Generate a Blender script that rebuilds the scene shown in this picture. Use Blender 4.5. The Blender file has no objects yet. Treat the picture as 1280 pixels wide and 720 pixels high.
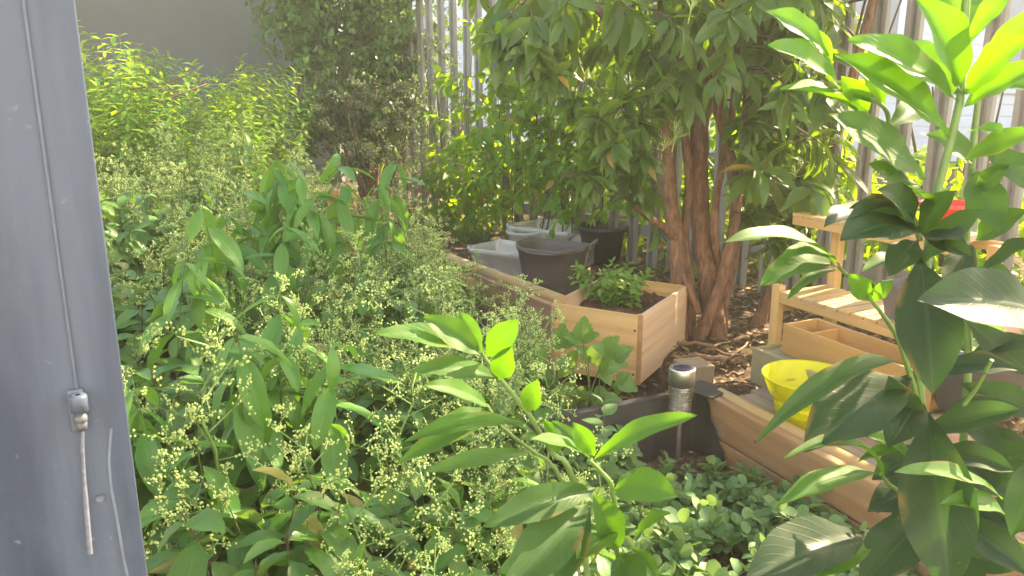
import bpy, math, random
import numpy as np
from mathutils import Vector, Matrix
R = math.radians
rng = random.Random(11)
S = bpy.context.scene
COL = S.collection

# ---------------------------------------------------------------- camera, sky, sun, exposure
F, PITCH, CAMZ = 1000.0, R(14.2), 1.05
cd = bpy.data.cameras.new('camera')
cam = bpy.data.objects.new('camera', cd); COL.objects.link(cam)
cam.location = (0, 0, CAMZ); cam.rotation_euler = (R(90) - PITCH, 0, 0)
cd.sensor_width = 36; cd.lens = 36 * F / 1280; cd.clip_start = 0.02; cd.clip_end = 2000
cd.dof.use_dof = True; cd.dof.focus_distance = 2.5; cd.dof.aperture_fstop = 20
S.camera = cam
SUN_EL = R(34); SUN_AZ = math.atan2(0.80, 0.60)      # from +Y towards +X
w = bpy.data.worlds.new('World'); S.world = w; w.use_nodes = True
nt = w.node_tree
sky = nt.nodes.new('ShaderNodeTexSky'); sky.sky_type = 'NISHITA'; sky.sun_disc = False
sky.sun_elevation = SUN_EL; sky.sun_rotation = SUN_AZ; sky.dust_density = 2.0
nt.links.new(sky.outputs[0], nt.nodes['Background'].inputs[0]); nt.nodes['Background'].inputs[1].default_value = 0.15
sd = bpy.data.lights.new('sun', 'SUN'); sd.energy = 4.4; sd.angle = R(0.53); sd.color = (1, 0.89, 0.70)
sun = bpy.data.objects.new('sun', sd); COL.objects.link(sun)
SDIR = Vector((math.sin(SUN_AZ) * math.cos(SUN_EL), math.cos(SUN_AZ) * math.cos(SUN_EL), math.sin(SUN_EL)))
sun.rotation_euler = SDIR.to_track_quat('Z', 'Y').to_euler(); sun.location = SDIR * 20
S.view_settings.view_transform = 'Standard'; S.view_settings.look = 'None'
S.view_settings.gamma = 1; S.view_settings.use_curve_mapping = False
S.view_settings.exposure = 2.45
S.view_settings.use_white_balance = True; S.view_settings.white_balance_temperature = 8100; S.view_settings.white_balance_tint = 10
S.render.engine = 'CYCLES'
S.cycles.max_bounces = 8; S.cycles.diffuse_bounces = 4; S.cycles.glossy_bounces = 3
S.cycles.transmission_bounces = 6; S.cycles.transparent_max_bounces = 8
S.cycles.caustics_reflective = False; S.cycles.caustics_refractive = False
S.cycles.use_denoising = True; S.cycles.sample_clamp_indirect = 6

# ---------------------------------------------------------------- helpers
CAM = Vector((0, 0, CAMZ))
def ray(px, py):
    u, v = (px - 640) / F, (360 - py) / F
    return Vector((u, math.cos(PITCH) + v * math.sin(PITCH), -math.sin(PITCH) + v * math.cos(PITCH)))
def at(px, py, Y):
    r = ray(px, py); return CAM + r * (Y / r.y)
def ground_at(px, py, z):
    r = ray(px, py); return CAM + r * ((z - CAMZ) / r.z)
def project(p):
    d = Vector(p) - CAM
    f = d.y * math.cos(PITCH) - d.z * math.sin(PITCH); u = d.y * math.sin(PITCH) + d.z * math.cos(PITCH)
    if f <= 0.01: return (-999, -999)
    return (640 + F * d.x / f, 360 - F * u / f)
def smooth(a, b, x):
    t = min(1, max(0, (x - a) / (b - a))); return t * t * (3 - 2 * t)
def rv(a): return Vector((rng.uniform(-a, a), rng.uniform(-a, a), rng.uniform(-a, a)))
def uni(a, b): return rng.uniform(a, b)

def thing(name, label, cat, loc=(0, 0, 0), rotz=0, group=None):
    o = bpy.data.objects.new(name, None); COL.objects.link(o)
    o.empty_display_size = 0.05
    o.location = loc; o.rotation_euler = (0, 0, rotz); o['label'] = label; o['category'] = cat
    if group: o['group'] = group
    return o
def tag(o, label, cat, group=None, kind=None):
    o['label'] = label; o['category'] = cat
    if group: o['group'] = group
    if kind: o['kind'] = kind
    return o
def struct(o, label=None):
    o['kind'] = 'structure'
    if label: o['label'] = label
    return o
def link(name, me, mat=None, parent=None, loc=(0, 0, 0), rot=(0, 0, 0)):
    o = bpy.data.objects.new(name, me); COL.objects.link(o)
    if mat and not me.materials: me.materials.append(mat)
    o.location = loc; o.rotation_euler = rot
    if parent: o.parent = parent
    return o
def copy_tree(o, parent=None):
    c = o.copy(); COL.objects.link(c); c.parent = parent
    for ch in list(o.children): copy_tree(ch, c)
    return c

class MB:
    """mesh collector"""
    def __init__(s): s.v = []; s.f = []; s.sm = []
    def add(s, vs, fs, smooth=False):
        k = len(s.v); s.v += [tuple(p) for p in vs]; s.f += [tuple(i + k for i in f) for f in fs]; s.sm += [smooth] * len(fs)
    def box(s, x0, x1, y0, y1, z0, z1, M=None):
        vs = [Vector((x, y, z)) for x in (x0, x1) for y in (y0, y1) for z in (z0, z1)]
        if M: vs = [M @ p for p in vs]
        s.add(vs, [(0, 1, 3, 2), (4, 6, 7, 5), (0, 4, 5, 1), (2, 3, 7, 6), (0, 2, 6, 4), (1, 5, 7, 3)])
    def tube(s, pts, rad, n=7, cap=True):
        pts = [Vector(p) for p in pts]
        if not hasattr(rad, '__len__'): rad = [rad] * len(pts)
        up = Vector((0.31, 0.17, 0.93)); vs = []
        for i, p in enumerate(pts):
            t = (pts[min(i + 1, len(pts) - 1)] - pts[max(i - 1, 0)]).normalized()
            a = t.cross(up)
            if a.length < 0.05: a = t.cross(Vector((1, 0, 0)))
            a.normalize(); b = t.cross(a)
            for k in range(n):
                q = 2 * math.pi * k / n
                vs.append(p + (a * math.cos(q) + b * math.sin(q)) * rad[i])
        fs = [(i * n + k, i * n + (k + 1) % n, (i + 1) * n + (k + 1) % n, (i + 1) * n + k) for i in range(len(pts) - 1) for k in range(n)]
        s.add(vs, fs, True)
        if cap and n > 3:
            L = len(pts) - 1
            s.add(vs[:n], [tuple(range(n))]); s.add(vs[L * n:], [tuple(reversed(range(n)))])
    def lathe(s, prof, n=40, c=(0, 0, 0), sx=1, sy=1):
        vs = [(c[0] + r * sx * math.cos(2 * math.pi * k / n), c[1] + r * sy * math.sin(2 * math.pi * k / n), c[2] + z) for r, z in prof for k in range(n)]
        fs = [(i * n + k, i * n + (k + 1) % n, (i + 1) * n + (k + 1) % n, (i + 1) * n + k) for i in range(len(prof) - 1) for k in range(n)]
        s.add(vs, fs, True)
    def rings(s, rings, close=True):
        n = len(rings[0]); vs = [p for r in rings for p in r]
        fs = [(i * n + k, i * n + (k + 1) % n, (i + 1) * n + (k + 1) % n, (i + 1) * n + k) for i in range(len(rings) - 1) for k in range(n)]
        s.add(vs, fs, True)
    def mesh(s, name):
        me = bpy.data.meshes.new(name); me.from_pydata(s.v, [], s.f); me.update()
        me.polygons.foreach_set('use_smooth', s.sm)
        return me
    def build(s, name, mat, parent=None, loc=(0, 0, 0), rot=(0, 0, 0), bevel=0, seg=2):
        me = s.mesh(name); o = link(name, me, mat, parent, loc, rot)
        if bevel:
            b = o.modifiers.new('bevel', 'BEVEL'); b.width = bevel; b.segments = seg; b.limit_method = 'ANGLE'; b.angle_limit = R(40)
        return o
def board(name, mat, parent, x0, x1, y0, y1, z0, z1, bevel=0.0015, loc=(0, 0, 0), rot=(0, 0, 0)):
    m = MB(); m.box(x0, x1, y0, y1, z0, z1); return m.build(name, mat, parent, loc, rot, bevel)

# ---------------------------------------------------------------- materials
def newmat(name):
    m = bpy.data.materials.new(name); m.use_nodes = True
    return m, m.node_tree, m.node_tree.nodes['Principled BSDF'], m.node_tree.nodes['Material Output']
def N(t, typ, **kw):
    n = t.nodes.new(typ)
    for k, v in kw.items(): setattr(n, k, v)
    return n
def setin(n, d):
    for k, v in d.items(): n.inputs[k].default_value = v
def mixc(t, fac, a, b):
    n = N(t, 'ShaderNodeMix', data_type='RGBA')
    for sock, val in ((0, fac), (6, a), (7, b)):
        if hasattr(val, 'is_output') or hasattr(val, 'links'): t.links.new(val, n.inputs[sock])
        else: n.inputs[sock].default_value = (tuple(val) + (1,))[:4] if hasattr(val, '__len__') else val
    return n.outputs[2]
def ramp(t, fac, a, b, ca=(0, 0, 0, 1), cb=(1, 1, 1, 1)):
    n = N(t, 'ShaderNodeValToRGB'); e = n.color_ramp.elements
    e[0].position = a; e[1].position = b; e[0].color = ca; e[1].color = cb
    t.links.new(fac, n.inputs[0]); return n.outputs[0]
def noise(t, vec, scale, detail=4, rough=0.55):
    n = N(t, 'ShaderNodeTexNoise'); setin(n, {'Scale': scale, 'Detail': detail, 'Roughness': rough})
    if vec is not None: t.links.new(vec, n.inputs['Vector'])
    return n.outputs[0]
def mapped(t, scale, src='Object', rnd=True):
    tc = N(t, 'ShaderNodeTexCoord'); mp = N(t, 'ShaderNodeMapping'); mp.inputs['Scale'].default_value = scale
    t.links.new(tc.outputs[src], mp.inputs[0])
    if rnd:
        oi = N(t, 'ShaderNodeObjectInfo'); mul = N(t, 'ShaderNodeVectorMath', operation='MULTIPLY')
        mul.inputs[1].default_value = (17, 23, 31); t.links.new(oi.outputs['Random'], mul.inputs[0]); t.links.new(mul.outputs[0], mp.inputs['Location'])
    return mp.outputs[0]
def bump(t, h, b, strength=0.3, dist=0.01):
    n = N(t, 'ShaderNodeBump'); setin(n, {'Strength': strength, 'Distance': dist}); t.links.new(h, n.inputs['Height']); t.links.new(n.outputs[0], b.inputs['Normal'])

def leaf_mat(name, top, alt, under, trans, tf=0.4, rough=0.38, vein=0.35, odd=None, sheen=0.5, trans2=None):
    m, t, b, out = newmat(name)
    at_ = N(t, 'ShaderNodeAttribute', attribute_name='rnd')
    uv = N(t, 'ShaderNodeUVMap'); sp = N(t, 'ShaderNodeSeparateXYZ'); t.links.new(uv.outputs[0], sp.inputs[0])
    base = mixc(t, at_.outputs['Fac'], top, alt)
    if odd:
        base = mixc(t, ramp(t, at_.outputs['Fac'], 0.955, 0.975), base, odd)
    # midrib and side veins from the leaf's own uv
    ab = N(t, 'ShaderNodeMath', operation='ABSOLUTE'); sb = N(t, 'ShaderNodeMath', operation='SUBTRACT'); sb.inputs[1].default_value = 0.5
    t.links.new(sp.outputs[1], sb.inputs[0]); t.links.new(sb.outputs[0], ab.inputs[0])
    mid = ramp(t, ab.outputs[0], 0.015, 0.05, (1, 1, 1, 1), (0, 0, 0, 1))
    k = N(t, 'ShaderNodeMath', operation='MULTIPLY_ADD'); k.inputs[1].default_value = -0.55; t.links.new(ab.outputs[0], k.inputs[0]); t.links.new(sp.outputs[0], k.inputs[2])
    k2 = N(t, 'ShaderNodeMath', operation='MULTIPLY'); k2.inputs[1].default_value = 70; t.links.new(k.outputs[0], k2.inputs[0])
    sn = N(t, 'ShaderNodeMath', operation='SINE'); t.links.new(k2.outputs[0], sn.inputs[0])
    side = ramp(t, sn.outputs[0], 0.82, 1.0, (0, 0, 0, 1), (0.35, 0.35, 0.35, 1))
    mx = N(t, 'ShaderNodeMath', operation='MAXIMUM'); t.links.new(mid, mx.inputs[0]); t.links.new(side, mx.inputs[1])
    vf = N(t, 'ShaderNodeMath', operation='MULTIPLY'); vf.inputs[1].default_value = vein; t.links.new(mx.outputs[0], vf.inputs[0])
    pale = tuple(min(0.6, c * 2.0 + 0.025) for c in top)
    nz = noise(t, mapped(t, (1, 1, 1), rnd=False), 30, 3)
    base = mixc(t, ramp(t, nz, 0.35, 0.75, (0, 0, 0, 1), (0.35, 0.35, 0.35, 1)), base, tuple(c * 0.6 for c in top))
    base = mixc(t, vf.outputs[0], base, pale)
    nb_ = noise(t, mapped(t, (1, 1, 1), rnd=False), 17, 2)
    mg = N(t, 'ShaderNodeMath', operation='MULTIPLY'); t.links.new(ramp(t, ab.outputs[0], 0.36, 0.5), mg.inputs[0]); t.links.new(ramp(t, nb_, 0.56, 0.66), mg.inputs[1])
    base = mixc(t, mg.outputs[0], base, (0.20, 0.13, 0.04))
    ns_ = noise(t, mapped(t, (1, 1, 1), rnd=False), 120, 1)
    base = mixc(t, ramp(t, ns_, 0.74, 0.78, (0, 0, 0, 1), (0.6, 0.6, 0.6, 1)), base, (0.16, 0.11, 0.04))
    geo = N(t, 'ShaderNodeNewGeometry')
    base = mixc(t, geo.outputs['Backfacing'], base, under)
    t.links.new(base, b.inputs['Base Color']); setin(b, {'Roughness': rough, 'Specular IOR Level': sheen})
    mr = N(t, 'ShaderNodeMapRange'); setin(mr, {'From Min': 0.35, 'From Max': 0.68, 'To Min': max(.2, rough - .1), 'To Max': rough + .25}); t.links.new(nb_, mr.inputs[0]); t.links.new(mr.outputs[0], b.inputs['Roughness'])
    bump(t, mx.outputs[0], b, 0.25, 0.002)
    tr = N(t, 'ShaderNodeBsdfTranslucent'); tcol = mixc(t, at_.outputs['Fac'], trans, trans2 or tuple(c * 0.75 for c in trans))
    t.links.new(tcol, tr.inputs[0])
    ms = N(t, 'ShaderNodeMixShader'); ms.inputs[0].default_value = tf
    t.links.new(b.outputs[0], ms.inputs[1]); t.links.new(tr.outputs[0], ms.inputs[2]); t.links.new(ms.outputs[0], out.inputs[0])
    return m

def wood(name, c1, c2, axis=0, rough=0.7, grain=1.0, knots=True, weather=None):
    m, t, b, out = newmat(name)
    sc = [55 * grain] * 3; sc[axis] = 2.2 * grain
    v = mapped(t, sc)
    g = noise(t, v, 1.0, 6, 0.62)
    col = mixc(t, ramp(t, g, 0.36, 0.66), c1, c2)
    sc2 = [7.0] * 3; sc2[axis] = 1.2
    n2 = noise(t, mapped(t, sc2), 1.0, 3)
    col = mixc(t, ramp(t, n2, 0.4, 0.75, (0, 0, 0, 1), (0.6, 0.6, 0.6, 1)), col, tuple(c * 0.6 for c in c1))
    if knots:
        vo = N(t, 'ShaderNodeTexVoronoi'); sk = [11.0] * 3; sk[axis] = 4.5
        t.links.new(mapped(t, sk), vo.inputs['Vector']); vo.inputs['Scale'].default_value = 0.8
        col = mixc(t, ramp(t, vo.outputs['Distance'], 0.05, 0.16, (0.75, 0.75, 0.75, 1), (0, 0, 0, 1)), col, tuple(c * 0.35 for c in c1))
    if weather:
        n3 = noise(t, mapped(t, (9, 9, 9)), 1.0, 5)
        col = mixc(t, ramp(t, n3, 0.48, 0.68), col, weather)
    t.links.new(col, b.inputs['Base Color']); setin(b, {'Roughness': rough, 'Specular IOR Level': 0.25})
    bump(t, g, b, 0.25, 0.002); return m
def plain(name, c, rough=0.5, var=0.2, scale=8, metal=0.0, spec=0.5, dirt=None, bmp=0.05, stretch=(1, 1, 1)):
    m, t, b, out = newmat(name)
    n = noise(t, mapped(t, stretch), scale, 6, 0.6)
    col = mixc(t, ramp(t, n, 0.3, 0.7), tuple(x * (1 - var) for x in c), tuple(min(1, x * (1 + var)) for x in c))
    if dirt:
        n2 = noise(t, mapped(t, (1, 1, 1)), scale * 0.35, 5, 0.65)
        col = mixc(t, ramp(t, n2, 0.5, 0.7, (0, 0, 0, 1), (0.8, 0.8, 0.8, 1)), col, dirt)
    t.links.new(col, b.inputs['Base Color']); setin(b, {'Roughness': rough, 'Metallic': metal, 'Specular IOR Level': spec})
    if bmp: bump(t, n, b, bmp, 0.01)
    return m
def clear_plastic(name, col=(0.9, 0.92, 0.92), fac=0.55, rough=0.12):
    m, t, b, out = newmat(name)
    setin(b, {'Base Color': col + (1,), 'Roughness': rough + 0.15, 'Specular IOR Level': 0.6})
    n = noise(t, mapped(t, (1, 1, 1)), 14, 5)
    bump(t, n, b, 0.1, 0.01)
    tp = N(t, 'ShaderNodeBsdfTransparent'); tp.inputs[0].default_value = (0.93, 0.95, 0.95, 1)
    ms = N(t, 'ShaderNodeMixShader'); t.links.new(ramp(t, n, 0.3, 0.75, (fac, fac, fac, 1), (fac - 0.25,) * 3 + (1,)), ms.inputs[0])
    t.links.new(b.outputs[0], ms.inputs[1]); t.links.new(tp.outputs[0], ms.inputs[2]); t.links.new(ms.outputs[0], out.inputs[0])
    return m

M = {}
M['privet'] = leaf_mat('privet_leaf', (0.048, 0.150, 0.028), (0.10, 0.225, 0.036), (0.19, 0.29, 0.10), (0.22, 0.42, 0.04), 0.33, 0.36, 0.3, (0.30, 0.26, 0.06))
M['tall_leaf'] = leaf_mat('tall_privet_leaf', (0.055, 0.19, 0.030), (0.10, 0.26, 0.04), (0.15, 0.29, 0.07), (0.24, 0.5, 0.04), 0.35, 0.4, 0.3)
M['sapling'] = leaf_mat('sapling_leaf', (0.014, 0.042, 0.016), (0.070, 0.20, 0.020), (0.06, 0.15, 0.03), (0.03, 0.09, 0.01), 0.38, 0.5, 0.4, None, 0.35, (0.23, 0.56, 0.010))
M['tree_leaf'] = leaf_mat('tree_leaf', (0.026, 0.076, 0.015), (0.080, 0.165, 0.025), (0.11, 0.18, 0.045), (0.38, 0.62, 0.02), 0.34, 0.38, 0.25, (0.35, 0.20, 0.04))
M['ivy'] = leaf_mat('ivy_leaf', (0.028, 0.090, 0.014), (0.12, 0.26, 0.032), (0.09, 0.17, 0.05), (0.26, 0.46, 0.04), 0.28, 0.36, 0.2)
M['pale_shrub'] = leaf_mat('pale_shrub_leaf', (0.11, 0.16, 0.06), (0.24, 0.28, 0.14), (0.22, 0.26, 0.14), (0.30, 0.38, 0.12), 0.35, 0.5, 0.1)
M['nettle'] = leaf_mat('nettle_leaf', (0.10, 0.26, 0.025), (0.17, 0.34, 0.03), (0.17, 0.28, 0.07), (0.45, 0.65, 0.04), 0.45, 0.5, 0.2)
M['bright'] = leaf_mat('bright_leaf', (0.07, 0.19, 0.02), (0.13, 0.27, 0.025), (0.14, 0.27, 0.04), (0.5, 0.75, 0.02), 0.5, 0.42, 0.2, (0.4, 0.22, 0.03))
M['weed'] = leaf_mat('weed_leaf', (0.085, 0.19, 0.065), (0.14, 0.26, 0.09), (0.17, 0.27, 0.12), (0.26, 0.42, 0.09), 0.35, 0.55, 0.2)
M['bramble'] = leaf_mat('bramble_leaf', (0.085, 0.20, 0.04), (0.12, 0.25, 0.05), (0.18, 0.28, 0.11), (0.28, 0.44, 0.05), 0.35, 0.5, 0.4)
M['pea'] = leaf_mat('pea_leaf', (0.15, 0.33, 0.06), (0.22, 0.40, 0.08), (0.17, 0.30, 0.09), (0.33, 0.50, 0.06), 0.4, 0.5, 0.15)
M['grass'] = leaf_mat('grass_blade', (0.10, 0.21, 0.04), (0.20, 0.30, 0.07), (0.15, 0.25, 0.07), (0.35, 0.5, 0.08), 0.4, 0.5, 0.1)
M['dry'] = leaf_mat('dry_leaf', (0.20, 0.12, 0.06), (0.36, 0.25, 0.13), (0.28, 0.2, 0.11), (0.35, 0.22, 0.1), 0.25, 0.7, 0.15)
M['bud'] = plain('flower_bud', (0.42, 0.53, 0.18), 0.6, 0.25, 60, spec=0.2, bmp=0)
M['green_stem'] = plain('green_stem', (0.10, 0.19, 0.045), 0.5, 0.25, 20, bmp=0)
M['brown_twig'] = plain('brown_twig', (0.10, 0.075, 0.045), 0.8, 0.3, 30, spec=0.2)
M['bark'] = plain('bark', (0.21, 0.115, 0.072), 0.85, 0.5, 24, spec=0.2, bmp=1.0, stretch=(3, 3, 0.7), dirt=(0.11, 0.07, 0.05))
M['crate_front'] = wood('pale_pine', (0.72, 0.48, 0.23), (0.54, 0.31, 0.12), 0, 0.6, 0.6)
M['crate_lit_side'] = wood('pale_pine_lit_side', (0.72, 0.52, 0.36), (0.57, 0.38, 0.24), 1, 0.6, 0.6)  # same pine as the front, its brighter light tinted into the colour
M['crate_joint'] = wood('pine_end_grain', (0.44, 0.25, 0.11), (0.33, 0.18, 0.075), 0, 0.7, 0.6, False)
M['bed_wood'] = wood('bed_board', (0.46, 0.29, 0.18), (0.31, 0.18, 0.11), 0, 0.75, 0.8, True, (0.22, 0.15, 0.11))
M['orange_board'] = wood('orange_board', (0.42, 0.25, 0.125), (0.26, 0.14, 0.07), 0, 0.75, 0.9, True, (0.27, 0.19, 0.12))
M['old_plank'] = wood('weathered_plank', (0.44, 0.33, 0.215), (0.20, 0.14, 0.095), 0, 0.85, 1.2, True, (0.30, 0.24, 0.17))
M['shelf_wood'] = wood('shelf_pine', (0.62, 0.41, 0.18), (0.52, 0.31, 0.12), 0, 0.55, 0.6, False)
M['shelf_post'] = wood('shelf_post_pine', (0.62, 0.41, 0.18), (0.52, 0.31, 0.12), 2, 0.55, 0.6, False)
M['slat'] = wood('shelf_slat_pine', (0.62, 0.42, 0.20), (0.47, 0.29, 0.12), 1, 0.55, 0.8, False, (0.42, 0.33, 0.22))
M['box_wood'] = wood('ply_box', (0.52, 0.30, 0.12), (0.42, 0.23, 0.08), 0, 0.6, 0.5, True)
M['grey_green_wood'] = wood('green_grey_wood', (0.33, 0.29, 0.16), (0.25, 0.22, 0.12), 0, 0.75, 0.5, False, (0.26, 0.25, 0.16))
M['bamboo'] = wood('bamboo_cane', (0.52, 0.35, 0.16), (0.40, 0.25, 0.10), 0, 0.45, 0.5, False, (0.36, 0.27, 0.15))
M['stick'] = wood('dead_stick', (0.30, 0.19, 0.115), (0.17, 0.10, 0.065), 0, 0.85, 0.8, False)
M['bucket'] = plain('bucket_plastic', (0.10, 0.09, 0.086), 0.5, 0.15, 6, dirt=(0.13, 0.11, 0.095), bmp=0.02)
M['black_pot'] = plain('black_plastic', (0.022, 0.022, 0.024), 0.45, 0.2, 8, dirt=(0.05, 0.045, 0.04))
M['liner'] = plain('black_liner', (0.035, 0.033, 0.032), 0.6, 0.35, 5, dirt=(0.085, 0.07, 0.055), bmp=0.3)
M['grey_pot'] = plain('grey_pot_plastic', (0.12, 0.11, 0.115), 0.5, 0.2, 6, dirt=(0.2, 0.17, 0.15))
M['yellow'] = leaf_mat('yellow_plastic', (0.72, 0.70, 0.02), (0.72, 0.70, 0.02), (0.72, 0.70, 0.02), (0.85, 0.83, 0.02), 0.35, 0.35, 0.0)
M['red'] = plain('red_plastic', (0.75, 0.035, 0.02), 0.35, 0.05, 6, bmp=0)
M['clear'] = clear_plastic('clear_plastic', (0.66, 0.65, 0.62), .46, .05)
def jar_mat():
    m, t, b, out = newmat('clear_jar')
    tp = N(t, 'ShaderNodeBsdfTransparent'); tp.inputs[0].default_value = (0.86, 0.86, 0.85, 1)
    gl = N(t, 'ShaderNodeBsdfGlossy'); gl.inputs['Roughness'].default_value = 0.12; gl.inputs[0].default_value = (0.9, 0.9, 0.88, 1)
    n = noise(t, mapped(t, (40, 40, 260), rnd=False), 1.0, 3); bp_ = N(t, 'ShaderNodeBump'); setin(bp_, {'Strength': .7, 'Distance': .004}); t.links.new(n, bp_.inputs['Height']); t.links.new(bp_.outputs[0], gl.inputs['Normal'])
    lw = N(t, 'ShaderNodeLayerWeight'); lw.inputs[0].default_value = 0.35
    f = ramp(t, lw.outputs['Facing'], 0.0, 1.0, (0.16, 0.16, 0.16, 1), (0.8, 0.8, 0.8, 1))
    ms = N(t, 'ShaderNodeMixShader'); t.links.new(f, ms.inputs[0]); t.links.new(tp.outputs[0], ms.inputs[1]); t.links.new(gl.outputs[0], ms.inputs[2]); t.links.new(ms.outputs[0], out.inputs[0])
    return m
M['clear_jar'] = jar_mat()
M['steel'] = plain('brushed_steel', (0.75, 0.72, 0.68), 0.38, 0.1, 40, metal=1.0, bmp=0.02, stretch=(1, 1, 20))
M['solar'] = plain('solar_cell', (0.05, 0.045, 0.07), 0.25, 0.2, 30, bmp=0)
M['paling'] = plain('galvanised_steel', (0.30, 0.29, 0.27), 0.5, 0.15, 5, metal=0.25, dirt=(0.20, 0.17, 0.14), stretch=(1, 1, 0.3))
M['door'] = None
M['wall'] = plain('grey_render', (0.128, 0.138, 0.124), 0.9, 0.10, 1.6, spec=0.2, bmp=0.1, dirt=(0.12, 0.115, 0.10))
M['white_clad'] = plain('white_cladding', (0.78, 0.80, 0.86), 0.6, 0.04, 3, spec=0.3)
M['window'] = plain('window_glass', (0.20, 0.25, 0.33), 0.15, 0.1, 2, spec=0.8, bmp=0)
M['tile'] = plain('terracotta', (0.46, 0.21, 0.10), 0.8, 0.25, 20, spec=0.2, bmp=0.2)
M['brick'] = plain('paving_brick', (0.42, 0.25, 0.17), 0.85, 0.2, 14, spec=0.2, bmp=0.3)
M['cord'] = plain('dirty_cord', (0.125, 0.14, 0.175), 0.85, 0.2, 200, spec=0.2, bmp=0.2)
M['brass'] = plain('old_brass', (0.075, 0.082, 0.10), 0.6, 0.25, 60, metal=0.0)
M['grey_plastic'] = plain('grey_guide', (0.065, 0.09, 0.135), 0.45, 0.12, 40, bmp=0.03)
M['mark'] = plain('scratch_mark', (0.115, 0.15, 0.20), 0.8, 0.2, 60, bmp=0)
M['white_pvc'] = plain('white_plastic', (0.75, 0.74, 0.70), 0.5, 0.08, 10)
M['terracotta_pot'] = plain('brown_pot', (0.22, 0.13, 0.08), 0.8, 0.2, 14)
def soil_mat(name, c1, c2, c3, scale):
    m, t, b, out = newmat(name)
    v = mapped(t, (1, 1, 1), rnd=False)
    n = noise(t, v, scale, 8, 0.7); n2 = noise(t, v, scale * 0.15, 4)
    vo = N(t, 'ShaderNodeTexVoronoi'); vo.inputs['Scale'].default_value = scale * 1.6; t.links.new(v, vo.inputs['Vector'])
    col = mixc(t, ramp(t, n, 0.35, 0.65), c1, c2); col = mixc(t, ramp(t, n2, 0.4, 0.65), col, c3)
    hs = N(t, 'ShaderNodeSeparateColor'); t.links.new(vo.outputs['Color'], hs.inputs[0])
    col = mixc(t, ramp(t, hs.outputs[0], 0.6, 0.95, (0, 0, 0, 1), (0.5, 0.5, 0.5, 1)), col, tuple(min(1, c * 1.9) for c in c2))
    t.links.new(col, b.inputs['Base Color']); setin(b, {'Roughness': 0.95, 'Specular IOR Level': 0.15})
    bump(t, n, b, 0.9, 0.02); return m
M['soil'] = soil_mat('garden_soil', (0.05, 0.032, 0.022), (0.12, 0.08, 0.052), (0.085, 0.06, 0.04), 30)
M['compost'] = soil_mat('potting_compost', (0.10, 0.055, 0.034), (0.19, 0.115, 0.075), (0.15, 0.09, 0.06), 90)
def door_mat():
    m, t, b, out = newmat('dark_grey_door_paint')
    v = mapped(t, (1, 1, 1), rnd=False)
    n = noise(t, mapped(t, (14, 14, 1.6), rnd=False), 1.0, 6, 0.6); n2 = noise(t, v, 6, 5, 0.65); n3 = noise(t, v, 38, 4, 0.7)
    col = mixc(t, ramp(t, n, 0.38, 0.62), (0.025, 0.041, 0.070), (0.060, 0.085, 0.128))
    col = mixc(t, ramp(t, n2, 0.5, 0.75, (0, 0, 0, 1), (0.5, 0.5, 0.5, 1)), col, (0.098, 0.130, 0.178))
    col = mixc(t, ramp(t, n3, 0.64, 0.72, (0, 0, 0, 1), (0.75, 0.75, 0.75, 1)), col, (0.17, 0.19, 0.24))
    t.links.new(col, b.inputs['Base Color']); setin(b, {'Roughness': 0.55, 'Specular IOR Level': 0.4}); bump(t, n2, b, 0.06, 0.01); return m
M['door'] = door_mat()

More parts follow.
